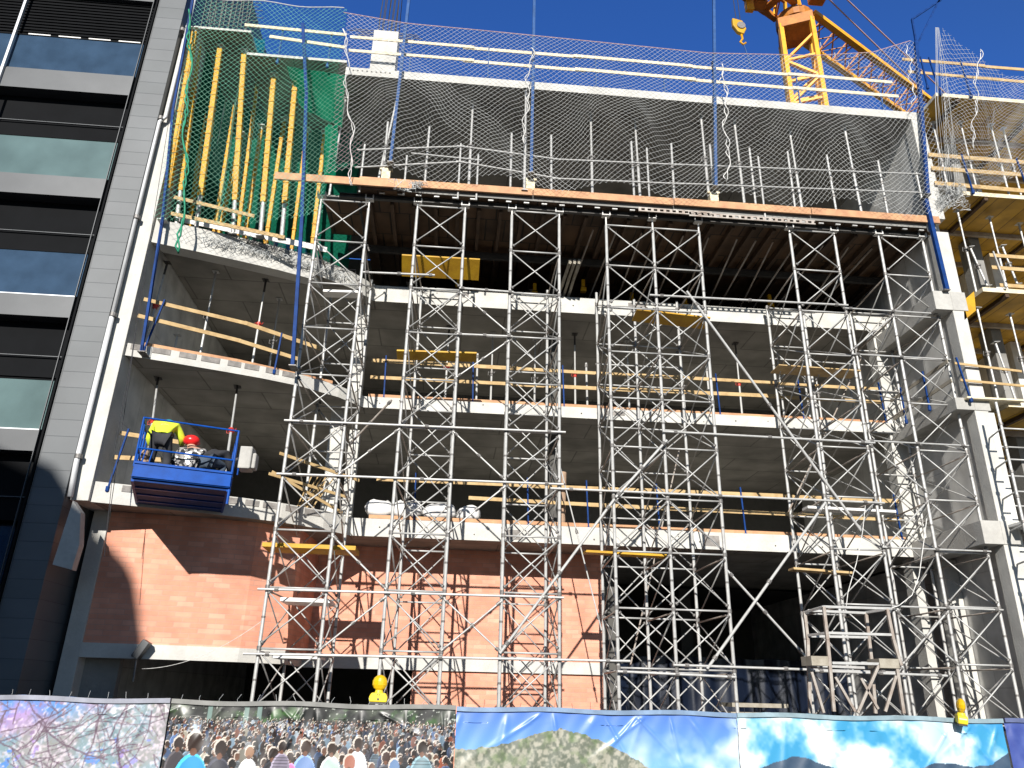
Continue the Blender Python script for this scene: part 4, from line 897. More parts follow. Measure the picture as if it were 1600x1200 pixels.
b = MB()
for i in range(9):
    x = -3.55+.05*i+random.uniform(-.02,.02); b.tube((x-.1, 18.2, 6.05), (x+.25*random.random(), 18.8, 6.9+.15*random.random()), .016, 5)
tag(b.build('stake_bundle', C['timber']), 'sheaf of thin pale sticks leaning by the lit column on the lowest slab', 'timber')
tag(MB().tube((2.75, 19.0, 6.0), (2.79, 19.0, 7.45), .10, 12).build('wrapped_column', C['card']), 'round column wrapped in brown card behind the lowest timber rails', 'column')
for i, (p, lb) in enumerate((((-.2,20.4), 'yellow clamp'), ((2.0,20.6), 'yellow clamp'), ((3.35,20.2), 'yellow clamp'), ((4.9,20.8), 'yellow clamp'), ((6.5,20.8), 'yellow clamp'), ((8.9,20.4), 'yellow clamp'), ((9.2,20.9), 'yellow clamp'))):
    x, y = p; b = MB().box(x, x+.1, y-1.2, y-1.1, 12.95, 13.18); b.box(x-.03, x+.13, y-1.22, y-1.08, 12.78, 12.92)
    tag(b.build('formwork_clamp', C['yel'], bevel=.01), 'small yellow formwork clamp, %s from the left in the dark gap under the deck' % ORD[i], 'clamp', 'yellow clamps hanging under the deck')
# flood lamp with cable on the lintel
p = atY(222, 1015, 16.9); fl = empty('floodlight', p, 'grey floodlight fixed to the lintel at the shaded end of the brick wall', 'floodlight')
b = MB().bar((-.10, 0, -.16), (.08, 0, .16), .2, .16, V((1,0,.4))); b.build('lamp_housing', C['band'], fl, bevel=.015)
MB().tube((-.06, .02, -.6), (-.08, .02, -.15), .02, 8).build('stem', C['clamp'], fl)
b = MB(); a = atY(222, 1045, 16.85); c = atY(412, 968, 16.4); pts = []
for i in range(24):
    t = i/23; q_ = a.lerp(c, t); q_.z -= 1.0*t*(1-t)*.9; pts.append(q_)
tag(MB().path(pts, .0045, 5).build('cable', C['rope']), 'thin pale cable sagging from the floodlight to the leftmost tower', 'cable')
for i, (x0, z0, lb) in enumerate(((-6.75, 19.5, 'left of two thin suspension cables hanging in front of the white pillar'), (-6.55, 12.0, 'right of two thin suspension cables before the white pillar'))):
    pass
b = MB().path([atY(300,0,15.5), atY(262,200,15.5), atY(205,560,15.5), atY(180,700,15.5), atY(163,870,15.5)], .006, 5); tag(b.build('cable', C['netd']), 'long dark cable hanging in front of the white pillar down to the brick wall', 'cable')
b = MB().path([atY(212,520,15.6), atY(195,640,15.6), atY(172,800,15.6)], .007, 5); tag(b.build('cable', C['netd']), 'shorter dark cable hanging parallel near the blue platform', 'cable')
b = MB(); a = atY(1345, 790, 16.1); pts = [atY(x, y, 16.1) for x, y in ((1352,790),(1348,830),(1338,880),(1325,925),(1322,950))]; b.path(pts, .009, 5); tag(b.build('cable', C['rope']), 'white cord hanging in the fifth tower from the timber rails', 'cable')
pts = [atY(x, y, 16.1) for x, y in ((1448,810),(1443,850),(1436,900),(1425,930),(1405,946),(1388,952))]; tag(MB().path(pts, .01, 5).build('cable', C['rope']), 'white cord swinging from the last towers to the top of the rusty cage', 'cable')
# ------------------------------------------------------------------ rusty cage bottom right
Yc = 15.0; cg = empty('steel_cage', (8, 15.3, 0), 'weathered steel cage frame with bent top rails and splayed legs, lower right', 'cage')
def cgp(p, q, nm='bar', w_=.05, m_='steel_o', Yp=15.0, Yq=15.0):
    o = MB().bar(atY(*p, Yp), atY(*q, Yq), w_, w_, V((0,1,0))).build(nm, C[m_], cg, bevel=.006); o.location = (-8, -15.3, 0)
Yf, Yk = 15.6, 15.0
for p, q, Y_ in (((1257,955),(1262,1000),Yf), ((1262,1000),(1266,1115),Yf), ((1287,948),(1293,1000),Yk), ((1293,1000),(1303,1112),Yk), ((1353,958),(1362,1035),Yf), ((1386,951),(1396,1000),Yk), ((1396,1000),(1408,1040),Yk), ((1400,1035),(1412,1115),Yk), ((1362,1035),(1368,1115),Yf)):
    cgp(p, q, 'post', .06, 'steel_o' if Y_ == Yk else 'steel_o', Y_, Y_)
for p, q, a, c in (((1257,957),(1287,948),Yf,Yk), ((1287,948),(1390,951),Yk,Yk), ((1262,954),(1353,958),Yf,Yf), ((1353,957),(1392,951),Yf,Yk), ((1262,993),(1292,989),Yf,Yk), ((1292,989),(1396,992),Yk,Yk), ((1264,994),(1358,996),Yf,Yf), ((1300,1036),(1402,1038),Yk,Yk), ((1266,1040),(1362,1044),Yf,Yf)):
    cgp(p, q, 'rail', .05, 'steel', a, c)
for p, q in (((1268,1050),(1287,1114)), ((1305,1058),(1336,1112)), ((1400,1056),(1383,1112)), ((1345,1060),(1372,1108)), ((1375,1035),(1340,1114))): cgp(p, q, 'brace', .05, 'steel_o', Yk, Yk)
for p, q in (((1266,1031),(1292,1029)), ((1372,1035),(1402,1032))):
    a = atY(*p, Yk); c = atY(*q, Yk); o = MB().box(a.x, c.x, 14.95, 15.4, a.z-.1, a.z+.07).build('kick_plate', C['timber_g'], cg); o.location = (-8, -15.3, 0)
b = MB()
for k in range(9): b.box(7.4+.05*(k % 3), 9.0+.04*(k % 2), 21.0, 22.0, .2+.22*k, .3+.22*k)
tag(b.build('pallet_stack', C['timber_g']), 'tall stack of grey pallets inside the dark garage', 'pallets')
b = MB(); vs = []; fs = []
for i in range(61):
    for j in range(7): vs.append((4.45+7.8*i/60, 24.2+.10*math.sin(i*.9)+.05*math.sin(i*2.3+j), 3.3*j/6-.02*math.sin(i*.7)))
for i in range(60):
    for j in range(6): k = i*7+j; fs.append((k, k+7, k+8, k+1))
C['refl_sheet'] = mat('blue_reflection_sheet', (.008, .014, .032), .35, var=.5, scale=1.2, bump=.1)  # added sheet, the bluish reflection in the opening put into its colour
tag(b.add(vs, fs).build('backdrop', C['refl_sheet'], smooth=True), 'dark blue tarpaulin standing in for a bluish reflection low inside the dark garage', 'backdrop')
for i in range(13):
    x = 3.3+.62*i+random.uniform(-.15, .15); o = MB().tube((x, 16.9, 13.45), (x+random.uniform(-.9, .2), 20.5, 12.42), .024, 8).build('raking_tube', C['steel_o'])
    tag(o, 'dim raking tube in the shaded gap under the deck', 'raking tube', 'dim raking tubes in the shaded gap under the deck')
# ------------------------------------------------------------------ right wing
wg = empty('building_wing', (13, 16, 0), 'right-hand wing of the concrete building with bare columns and open floors', 'building')
def wgp(b, name, m_, **k):
    o = b.build(name, m_, wg, **k); o.location = (-13, -16, 0); return o
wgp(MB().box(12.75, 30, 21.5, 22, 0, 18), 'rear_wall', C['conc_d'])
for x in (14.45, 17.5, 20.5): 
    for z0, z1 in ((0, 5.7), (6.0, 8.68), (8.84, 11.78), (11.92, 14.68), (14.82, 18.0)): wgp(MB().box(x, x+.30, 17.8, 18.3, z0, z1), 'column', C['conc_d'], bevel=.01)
for x in (15.6,): 
    for z0, z1 in ((8.84, 11.78), (11.92, 14.68), (14.82, 18.0)): wgp(MB().box(x, x+.3, 18.6, 21.5, z0, z1), 'cross_wall', C['wallc'])
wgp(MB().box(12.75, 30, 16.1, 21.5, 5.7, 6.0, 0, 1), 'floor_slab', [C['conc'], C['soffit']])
wgp(MB().box(12.8, 13.1, 17.2, 17.6, 0, 5.7), 'column', C['conc_w'])
wgp(MB().box(12.55, 12.75, 16.2, 21.5, 0, 8.6), 'side_wall', C['wallc'])
for i, (x0, z, lb) in enumerate(((13.02, 18.06, 'topmost yellow formwork panel deck, the wing roof under the white net'), (13.12, 14.72, 'yellow formwork panel deck with tall props below it, level with the scaffold deck'), (13.04, 11.8, 'yellow formwork panel deck beside the upper concrete beam end'), (13.0, 8.70, 'lowest yellow formwork panel deck, behind the access scaffold'))):
    fd = empty('panel_formwork', (x0, 16, z), lb, 'formwork', 'yellow formwork decks of the wing')
    MB().box(0, 16, 0, 5.4, 0, .12, 0, 1).build('panel_sheet', [C['timber_w'], C['ply_s']], fd)
    for y in (1.6, 3.2, 4.8): MB().box(.02, 16, y, y+.09, -.13, -.003).build('beam', C['steel_o'], fd)
    for x in (.6, 3.1): MB().box(x, x+.1, .03, 5.3, -.10, -.004).build('cross_beam', C['joist'], fd)
b = MB(); a = [atY(1505,470,16), atY(1522,455,16), atY(1525,485,16), atY(1507,500,16)]
b.add(a+[p+V((.05,.5,0)) for p in a], [(0,1,2,3),(7,6,5,4),(0,4,5,1),(1,5,6,2),(2,6,7,3),(3,7,4,0)]); tag(b.build('panel_end', C['ply']), 'upright yellow formwork panel beside the concrete beam end', 'formwork panel')
wp = MB().box(11.9, 13.3, 15.85, 16.6, 8.80, 8.85); tag(wp.build('walkway_plank', C['timber_w'], bevel=.004), 'pale walkway planks around the beam end below the small blue posts', 'walkway')
trail('guard_rail', [((12.2,15.95,19.28), (17,15.95,19.3)), ((12.3,15.97,18.84), (17,15.97,18.82))], [((13.1,15.92,18.0), (13.0,15.92,19.4)), ((14.0,15.92,18.0), (13.95,15.92,19.4)), ((12.75,15.92,18.2), (12.75,15.92,19.4))], 'double timber guard rail on the wing roof against the sky', 'timber', 'blue')
trail('guard_rail', [((12.35,15.95,15.93), (17,15.95,15.9)), ((12.35,15.95,15.47), (17,15.95,15.47)), ((12.35,15.95,15.0), (17,15.95,14.93))], [((13.35,15.92,14.7), (13.28,15.92,16.0)), ((14.95,15.92,14.7), (14.85,15.92,16.0))], 'triple timber guard rail on the wing deck below the white net', 'timber', 'blue', .13)
trail('guard_rail', [((13.4,15.95,12.85), (17,15.95,12.82)), ((13.4,15.97,12.5), (17,15.97,12.46)), ((13.5,15.97,12.0), (17,15.97,11.98))], [((13.62,15.92,11.9), (13.5,15.92,12.95))], 'timber guard rail on the middle wing deck', 'timber', 'steel')
trail('guard_rail', [((11.8,15.9,9.7), (13.5,15.95,9.62)), ((11.85,15.9,9.27), (14,15.95,9.2))], [((12.0,15.88,8.7), (11.85,15.88,9.85))], 'thin timber guard rail in front of the lit corner column', 'timber', 'blue', .06)
trail('guard_rail', [((11.78,16.1,9.85), (11.66,18.5,9.7)), ((11.78,16.1,9.35), (11.66,18.5,9.2))], [((11.7,17.0,8.88), (11.7,17.0,9.95)), ((11.68,18.0,8.88), (11.68,18.0,9.9))], 'grey timber guard rail running back along the cross beam', 'timber_g', 'blue', .09)
G = 'steel props in the right-hand wing'
for (tp, Y_, z0, z1, ln, lb) in (((1503,360),16.5,11.93,14.58,0,'silver prop with ring collar nearest the corner column, upper wing bay'), ((1551,360),16.7,11.93,14.58,0,'second silver prop with ring collar in the upper wing bay'), ((1592,350),16.9,11.93,14.58,0,'third silver prop, at the picture edge of the upper wing bay'),
      ((1540,540),16.5,8.84,11.66,0,'silver prop nearest the corner column, middle wing bay'), ((1590,540),16.7,8.84,11.66,0,'second silver prop in the middle wing bay'), ((1510,230),16.8,14.86,17.92,0,'first thin prop behind the net, top wing bay'), ((1557,230),16.8,14.86,17.92,0,'second thin prop behind the net, top wing bay'), ((1575,230),16.9,14.86,17.92,0,'third thin prop behind the net, top wing bay'), ((1465,225),16.9,14.86,17.92,0,'thin prop behind the bundled net, next to the corner post')):
    vprop(tp, Y_, z0, z1, lb, G, red=False)
for (tp, bt, Y_, lb) in (((1515,385),(1543,448),16.4,'short leaning prop beside the corner column, upper wing bay'), ((1555,535),(1588,628),16.4,'leaning prop over the lowest yellow wing deck'), ((1566,385),(1590,445),16.6,'short leaning prop at the picture edge, upper wing bay')):
    prop(atY(*tp, Y_), atY(*bt, Y_), lb, G, red=False)
# ------------------------------------------------------------------ tower crane
cr = empty('tower_crane', (20.5, 35.5, 17), 'yellow and orange tower crane rising behind the building, jib pointing down right', 'crane')
CX = V((20.5, 35.8, 0)); ang = math.radians(-24)
def rot2(x, y): return V((CX.x+x*math.cos(ang)-y*math.sin(ang), CX.y+x*math.sin(ang)+y*math.cos(ang), 0))
def crp(b, name, m_, **k):
    o = b.build(name, m_, cr, **k); o.location = (-20.5, -35.5, -17); return o
hw = .92; cs = [rot2(-hw,-hw), rot2(hw,-hw), rot2(hw,hw), rot2(-hw,hw)]
b = MB()
for c in cs: b.bar(c+V((0,0,0)), c+V((0,0,42.2)), .27, .27, V((0,1,0)))
crp(b, 'mast_leg', C['crane'], bevel=.01)
b = MB()
for i in range(4):
    a = cs[i]; c = cs[(i+1) % 4]; k = 0
    for z in np.arange(17.1, 40.6, 1.7):
        b.bar(a+V((0,0,z)), c+V((0,0,z)), .15, .15); p, q_ = (a, c) if k % 2 else (c, a); b.bar(p+V((0,0,z)), q_+V((0,0,z+1.7)), .15, .15); k += 1
crp(b, 'mast_lattice', C['crane'])
b = MB(); b.add([rot2(x, y)+V((0,0,z)) for z in (41.9, 42.7) for x, y in ((-1.05,-1.05),(1.05,-1.05),(1.05,1.05),(-1.05,1.05))], [(3,2,1,0),(4,5,6,7),(0,1,5,4),(1,2,6,5),(2,3,7,6),(3,0,4,7)])
crp(b, 'mast_head', C['crane_d'], bevel=.03)
b = MB().tube(CX+V((0,0,42.7)), CX+V((0,0,43.3)), 1.15, 20); crp(b, 'slewing_ring', C['crane_d'])
dv = V((math.sin(math.radians(61)), math.cos(math.radians(61)), 0)); sv_ = V((-dv.y, dv.x, 0))
zj = 43.5
def lattice(a, c, w_, h_, n, m1, m2, nm):
    b = MB(); s = sv_*w_/2; up = V((0,0,h_))
    for o_ in (s, -s): b.bar(a+o_, c+o_, .34, .34)
    crp(b, nm+'_chord', m1, bevel=.01)
    b = MB(); b.tube(a+up, c+up, .10, 8); L_ = c-a
    for i in range(n):
        p = a+L_*(i/n); q_ = a+L_*((i+1)/n); mid = (p+q_)/2+up
        for o_ in (s, -s): b.tube(p+o_, mid, .055, 6); b.tube(q_+o_, mid, .055, 6)
        b.tube(p+s, p-s, .05, 6); b.tube(p+s, q_-s, .045, 6)
    crp(b, nm+'_lattice', m2)
J0 = CX+V((0,0,zj))
lattice(J0+dv*.8, J0+dv*34, 1.9, 1.5, 22, C['crane'], C['crane_d'], 'jib')
lattice(J0-dv*.8, J0-dv*13, 1.5, .8, 9, C['crane_d'], C['crane_d'], 'counter_jib')
b = MB()
for t in np.arange(-2.0, -12, -.9): q_ = J0+dv*t; b.bar(q_+sv_*1.0, q_-sv_*1.0, .5, .12); 
crp(b, 'walkway', C['crane_d'])
for x, y, z, s in ((-2.6, .6, .3, .8), (-4.2, -.7, .2, .7), (-6.0, .5, .3, .9), (-1.2, -1.2, .6, .8), (1.0, 1.4, .5, .7)):
    q_ = J0+dv*x+sv_*y; crp(MB().box(q_.x-s/2, q_.x+s/2, q_.y-s/2, q_.y+s/2, q_.z-.5+z, q_.z+.4+z), 'winch_box', C['crane_d'], bevel=.05)
for x, y in ((-3.4, .8), (-3.4, -.8), (-6.4, .8)):
    q_ = J0+dv*x+sv_*y; crp(MB().bar(q_+V((0,0,-.9)), q_, .5, .35, V((0,1,0))), 'counterweight', C['crane'], bevel=.03)
q_ = J0+dv*.4-sv_*1.7; cb = crp(MB().box(q_.x-.5, q_.x+.5, q_.y-.6, q_.y+.6, q_.z+.3, q_.z+1.9), 'cabin', C['crane_d'], bevel=.08)
b = MB()
for s, e_ in ((.35, 24), (-.35, 30)): b.tube(J0+V((0,0,6.5))+sv_*s, J0+dv*e_+V((0,0,1.6))+sv_*s, .05, 6)
b.tube(J0+V((0,0,6.5)), J0-dv*12+V((0,0,.5)), .05, 6); crp(b, 'tie_bar', C['pink'])
b = MB(); 
for s in (1, -1): b.bar(J0+sv_*s*.6, J0+V((0,0,6.6)), .18, .18); b.bar(J0+sv_*s*.6-dv*1.2, J0+V((0,0,6.6)), .14, .14)
crp(b, 'apex_frame', C['crane'])
b = MB()
for k in range(8):
    q_ = J0+dv*(2.5+k*1.6)+sv_*.8; b.tube(q_, q_+V((0,0,1.1)), .03, 5)
crp(b, 'handrail', C['steel'])
# hook block
hk = empty('crane_hook', atY(1155, 50, 17.2), 'yellow hook block hanging on a cable above the roof rails', 'crane hook')
b = MB(); b.add([(x, y, z) for y in (-.07, .07) for x, z in ((-.2, .5), (.12, .42), (.22, .1), (.12, -.12), (-.06, -.05), (-.2, .2))], [(0,1,2,3,4,5), (11,10,9,8,7,6)]+[(i, i+6, (i+1) % 6+6, (i+1) % 6) for i in range(6)])
b.build('block', C['ply'], hk, bevel=.03)
MB().tube((.05,-.1,.2), (.05,.1,.2), .13, 14).build('sheave', C['clamp'], hk)
MB().path([(.06,0,-.1), (.08,0,-.28), (.0,0,-.4), (.08,0,-.5), (.17,0,-.42)], .035, 8).build('hook', C['yel'], hk, smooth=True)
MB().tube((-.05,0,.45), (-.15,0,6), .012, 6).tube((.08,0,.45), (.0,0,6), .012, 6).build('cable', C['netd'], hk)
MB().tube((.1,0,-.5), (.35,0,-1.9), .02, 6).build('sling', C['blue_l'], hk)
# ------------------------------------------------------------------ printed banners on the hoarding
def srgb(c): c = np.asarray(c, float)/255.; return np.where(c <= .04045, c/12.92, ((c+.055)/1.055)**2.4)
def vnoise(h, w_, cell, seed=0, oct_=4):
    r = np.random.default_rng(seed); out = np.zeros((h, w_)); amp = 1.; tot = 0
    for o in range(oct_):
        c = max(1.5, cell/2**o); gh, gw = int(h/c)+3, int(w_/c)+3; g = r.random((gh, gw)); y = np.arange(h)/c; x = np.arange(w_)/c
        yi = y.astype(int); xi = x.astype(int); fy = y-yi; fx = x-xi; fy = fy*fy*(3-2*fy); fx = fx*fx*(3-2*fx)
        a = g[yi][:, xi]; b_ = g[yi][:, xi+1]; c_ = g[yi+1][:, xi]; d = g[yi+1][:, xi+1]
        out += amp*((a*(1-fx)+b_*fx)*(1-fy)[:, None]+(c_*(1-fx)+d*fx)*fy[:, None]); tot += amp; amp *= .55
    return out/tot
def mixc(a, b_, t): t = np.clip(t, 0, 1)[..., None]; return np.asarray(a, float)*(1-t)+np.asarray(b_, float)*t
ST = .0052       # metres between print dots
def line(img, pts, wd, col, al=.85):
    h, w_, _ = img.shape
    for (x0, y0), (x1, y1) in zip(pts[:-1], pts[1:]):
        n = int(max(abs(x1-x0), abs(y1-y0)))+1
        for i in range(n+1):
            t = i/n; x = x0+(x1-x0)*t; y = y0+(y1-y0)*t; r_ = wd/2
            xa, xb_ = int(max(0, x-r_)), int(min(w_, x+r_+1)); ya, yb = int(max(0, y-r_)), int(min(h, y+r_+1))
            if xa < xb_ and ya < yb: img[ya:yb, xa:xb_] = img[ya:yb, xa:xb_]*(1-al)+np.array(col)*al
def ell(img, cx, cy, rx, ry, col, soft=0.):
    h, w_, _ = img.shape; xa, xb_ = int(max(0, cx-rx-1)), int(min(w_, cx+rx+2)); ya, yb = int(max(0, cy-ry-1)), int(min(h, cy+ry+2))
    if xa >= xb_ or ya >= yb: return
    Y_, X_ = np.mgrid[ya:yb, xa:xb_]; m_ = ((X_-cx)/rx)**2+((Y_-cy)/ry)**2 <= 1
    img[ya:yb, xa:xb_][m_] = col
def blossom(h, w_):
    n = vnoise(h, w_, 34, 1, 5); n2 = vnoise(h, w_, 4, 2, 2); img = mixc((92,146,222), (178,148,204), (n-.44)*5); img = mixc(img, (222,206,228), (n2-.60)*4)
    img = mixc(img, (150,128,160), (vnoise(h, w_, 4, 9, 2)-.60)*6)
    Y_, X_ = np.mgrid[0:h, 0:w_]; g = ((X_-w_*.40)/w_+(Y_-h*.25)/h*.55); img = mixc(img, mixc((150,162,140), (215,212,205), (n2-.42)*4), np.clip(g*3.2-.55, 0, .7)*(vnoise(h, w_, 25, 4) > .33))
    r = random.Random(4)
    def br(x, y, a, ln, wd):
        pts = [(x, y)]
        for k in range(int(ln/6)): a += r.uniform(-.28, .28); x += math.cos(a)*6; y += math.sin(a)*6; pts.append((x, y)); 
        line(img, pts, wd*.5, (104,84,100), .42)
        if wd > 1.2:
            for k in range(4): q_ = r.choice(pts); br(q_[0], q_[1], a+r.choice((-1,1))*r.uniform(.4,1.2), ln*.6, wd*.6)
    line(img, [(0,h*.30), (25,h*.22), (60,h*.20), (90,h*.27), (120,h*.36), (150,h*.42)], 4.5, (88,72,84), .85)
    for k in range(34): br(r.uniform(0,w_), r.uniform(0,h), r.uniform(-3,3), r.uniform(60,130), r.uniform(1.3,2.6))
    return img
def crowd(h, w_):
    n = vnoise(h, w_, 18, 5); img = mixc((22,24,24), (82,88,78), (n-.42)*4)
    img = mixc(img, (64,100,52), ((vnoise(h, w_, 14, 8)-.52)*6)*(np.arange(h)[:, None] < h*.34))
    img = mixc(img, (215,220,210), (vnoise(h, w_, 3, 6, 2)-.74)*9)
    for x in (.055,.10,.93): img[:int(h*.6), int(w_*(x+.2)) % w_:int(w_*(x+.2)) % w_+6] = (120,145,138)
    r = random.Random(9)
    cols = [(160,164,170), (90,98,112), (38,40,48), (170,182,192), (96,124,170), (52,52,62), (60,44,40), (150,84,62), (80,80,88), (130,156,176), (190,184,168), (28,30,34), (44,60,90)]
    def figure(x, yy, s, c, hd, st=False):
        ell(img, x, yy+s*3.2, s*1.42, s*2.35, tuple(min(255, q*1.25+18) for q in c)); ell(img, x+s*.10, yy+s*3.35, s*1.30, s*2.3, c)
        if st:
            for q in range(9):
                ya = int(yy+s*(1.5+.42*q))
                if 0 <= ya < h-1: xa_ = max(0, int(x-s*1.1)); seg = img[ya:ya+max(1, int(s*.16)), xa_:max(0, int(x+s*1.1))]; seg[:] = seg*.55
        ell(img, x-s*.05, yy-s*.06, s*.66, s*.86, (226,214,202)); ell(img, x+s*.05, yy+s*.07, s*.60, s*.80, hd)
        ell(img, x, yy+s*.75, s*.28, s*.3, tuple(q*.8 for q in (150,104,82)))
    y = h*.26; s = 1.5
    while y < h*1.2:
        for k in range(int(w_/(s*2.2))+2):
            x = k*s*2.2+r.uniform(-s, s)*1.1; yy = y+r.uniform(-s, s)*1.2
            c = r.choice(cols); f = r.uniform(.6, 1.0); c = tuple(q*f for q in c)
            figure(x, yy, s*r.uniform(.8, 1.1), c, r.choice([(42,32,28), (24,21,20), (104,72,54), (62,46,38)]), s > 5 and r.random() < .3)
        y += s*1.9; s *= 1.20
    for x, yy, s, c, hd, st in ((.045,.60,10,(70,66,70),(50,38,34),0), (.19,.66,13,(52,54,66),(48,36,32),0), (.29,.70,9,(214,226,240),(150,110,80),0), (.37,.72,10,(34,36,42),(46,36,32),0), (.48,.62,11,(116,146,196),(66,50,42),0), (.57,.64,10,(190,212,204),(58,44,36),0), (.66,.56,10,(222,228,238),(50,36,30),0), (.43,.76,8,(228,130,182),(54,40,36),0), (.885,.60,11,(120,150,160),(50,40,36),1), (.76,.74,9,(90,92,100),(70,50,44),1), (.40,.62,9,(140,132,150),(50,40,38),1), (.635,.82,12,(60,60,66),(170,110,92),0), (.79,.86,11,(160,60,50),(110,140,180),0), (.10,.58,16,(58,158,224),(58,44,38),0)):
        figure(w_*x, h*yy, s, c, hd, st)
    return np.clip(img, 0, 255)
def mountain(h, w_):
    Y_, X_ = np.mgrid[0:h, 0:w_]; img = mixc((84,126,214), (118,178,236), Y_/h*1.3); n = vnoise(h, w_, 50, 11)
    img = mixc(img, (236,246,252), np.clip((n-.42)*3, 0, 1)*np.clip((X_/w_-.55)*2+Y_/h*1.4-.4, 0, 1))
    xs = np.array([0,.12,.22,.30,.37,.44,.52,.60,.68,1.0])*w_; ys = np.array([.62,.58,.46,.34,.29,.36,.47,.63,.84,1.0])*h
    g = np.interp(np.arange(w_), xs, ys)+(vnoise(1, w_, 9, 3)[0]-.5)*6; m_ = Y_ > g[None, :]
    rk = mixc((112,118,104), (176,174,158), (vnoise(h, w_, 5, 12, 3)-.36)*3.5); rk = mixc(rk, (98,122,76), (vnoise(h, w_, 16, 13)-.55)*3)
    img[m_] = rk[m_]
    g2 = np.interp(np.arange(w_), np.array([.55,.66,.75,.85,.93,1.])*w_, np.array([1.1,.97,.93,.95,.98,1.0])*h); m2 = (Y_ > g2[None, :]) & ~m_; img[m2] = (70,120,170)
    return img
def clouds(h, w_):
    Y_, X_ = np.mgrid[0:h, 0:w_]; n = vnoise(h, w_, 60, 21, 5); img = mixc((66,160,208), (240,250,253), np.clip((n-.40)*5.0+.15*np.sin(X_/w_*6), 0, 1))
    img = mixc(img, (60,150,215), np.clip((X_/w_-.62)*3, 0, 1)*np.clip((vnoise(h, w_, 40, 22)-.35)*4, 0, 1)*.8)
    xs = np.array([0,.10,.19,.26,.34,.45,.55,.63,.72,.78,.86,.93,1.0])*w_; ys = np.array([.88,.76,.62,.66,.78,.92,.88,.78,.67,.68,.72,.68,.50])*h
    g = np.interp(np.arange(w_), xs, ys)+(vnoise(1, w_, 12, 5)[0]-.5)*4; m_ = Y_ > g[None, :]; hl = mixc((52,74,100), (84,104,124), vnoise(h, w_, 9, 30)); img[m_] = hl[m_]
    return img
def dusk(h, w_): return mixc((58,74,150), (92,112,180), vnoise(h, w_, 16, 31))
bm = bpy.data.materials.new('printed_vinyl'); bm.use_nodes = True; nt = bm.node_tree; bs = nt.nodes['Principled BSDF']
at = nt.nodes.new('ShaderNodeAttribute'); at.attribute_name = 'print'; nt.links.new(at.outputs['Color'], bs.inputs['Base Color']); bs.inputs['Roughness'].default_value = .38; bs.inputs['Specular IOR Level'].default_value = .5
bs.inputs['Subsurface Weight'].default_value = 0
def crease(X_, Z_, ties):
    y = np.zeros_like(X_)
    for tx, tz, a, wd in ties:
        dx = X_-tx; dz = tz-Z_; along_ = dx*math.sin(a)+dz*math.cos(a); across = dx*math.cos(a)-dz*math.sin(a)
        y += -.010*np.exp(-(across/(wd*(.4+np.clip(along_, 0, 2))))**2)*np.exp(-np.clip(along_, 0, 9)*2.2)*(along_ > 0)*np.clip(along_*12, 0, 1)
    return y
def banner(x0, x1, paint, label, seed, dz0=0., dz1=0.):
    root = empty('banner', (x0, 6.0, 0), label, 'banner', 'printed banners on the hoarding')
    ztop = 2.02; h = int(.46/ST); w_ = int((x1-x0)/ST); img = srgb(np.clip(paint(h, w_), 0, 255))
    img = np.clip(img*.64, 0, 1); xs = np.linspace(x0, x1, w_); zs = ztop-np.arange(h)*ST; zs = np.concatenate([zs, [.9, .1]]); img = np.concatenate([img, img[-1:], img[-1:]])
    X_, Z_ = np.meshgrid(xs, zs); r = random.Random(seed)
    ties = [(x0+(x1-x0)*t, ztop-.03, r.uniform(-.7,.7), r.uniform(.03,.07)) for t in np.linspace(.02, .98, 7)]+[(x0+(x1-x0)*r.random(), ztop-.04, r.uniform(-1.1,1.1), .025) for k in range(6)]
    Yd = crease(X_, Z_, ties)+.008*np.sin((X_-x0)*5+seed)*(ztop-Z_)+.003*np.sin(X_*17+Z_*9)+.0015*np.sin(X_*41-Z_*23+seed)
    Zt = Z_+(.006*np.sin(X_*6.5+seed)+.004*np.sin(X_*19))*(Z_ > ztop-.1)
    H_ = len(zs); vs = np.stack([X_-x0, Yd, Zt], -1).reshape(-1, 3)
    idx = np.arange(H_*w_).reshape(H_, w_); q_ = np.stack([idx[1:, :-1], idx[1:, 1:], idx[:-1, 1:], idx[:-1, :-1]], -1).reshape(-1, 4)
    me = bpy.data.meshes.new('print_sheet'); me.vertices.add(len(vs)); me.vertices.foreach_set('co', vs.ravel()); me.loops.add(q_.size); me.loops.foreach_set('vertex_index', q_.ravel())
    me.polygons.add(len(q_)); me.polygons.foreach_set('loop_start', np.arange(0, q_.size, 4)); me.polygons.foreach_set('loop_total', np.full(len(q_), 4)); me.update(calc_edges=True)
    me.polygons.foreach_set('use_smooth', [True]*len(q_)); ca = me.color_attributes.new('print', 'FLOAT_COLOR', 'POINT')
    ca.data.foreach_set('color', np.concatenate([img.reshape(-1, 3), np.ones((H_*w_, 1))], 1).ravel()); me.materials.append(bm)
    o = bpy.data.objects.new('print_sheet', me); COL.objects.link(o); o.parent = root
    hm = MB(); n = 60                      # folded hem with eyelets
    for i in range(n):
        a = (x1-x0)*i/n; c = (x1-x0)*(i+1)/n
        hm.bar((a, -.006, ztop-.012+.006*math.sin((x0+a)*6.5+seed)), (c, -.006, ztop-.012+.006*math.sin((x0+c)*6.5+seed)), .022, .03)
    hm.build('hem', C['hem%d' % seed], root)
    ty = MB()
    for i in range(int((x1-x0)/.13)):
        x = .06+.13*i; ty.path([(x, -.01, ztop-.01), (x+r.uniform(-.01,.01), 0, ztop+.012), (x+r.uniform(-.02,.02), .01, ztop+.03+r.uniform(0,.02))], .0016, 3)
    ty.build('cable_tie', C['netd'] if seed > 2 else C['netw'], root)
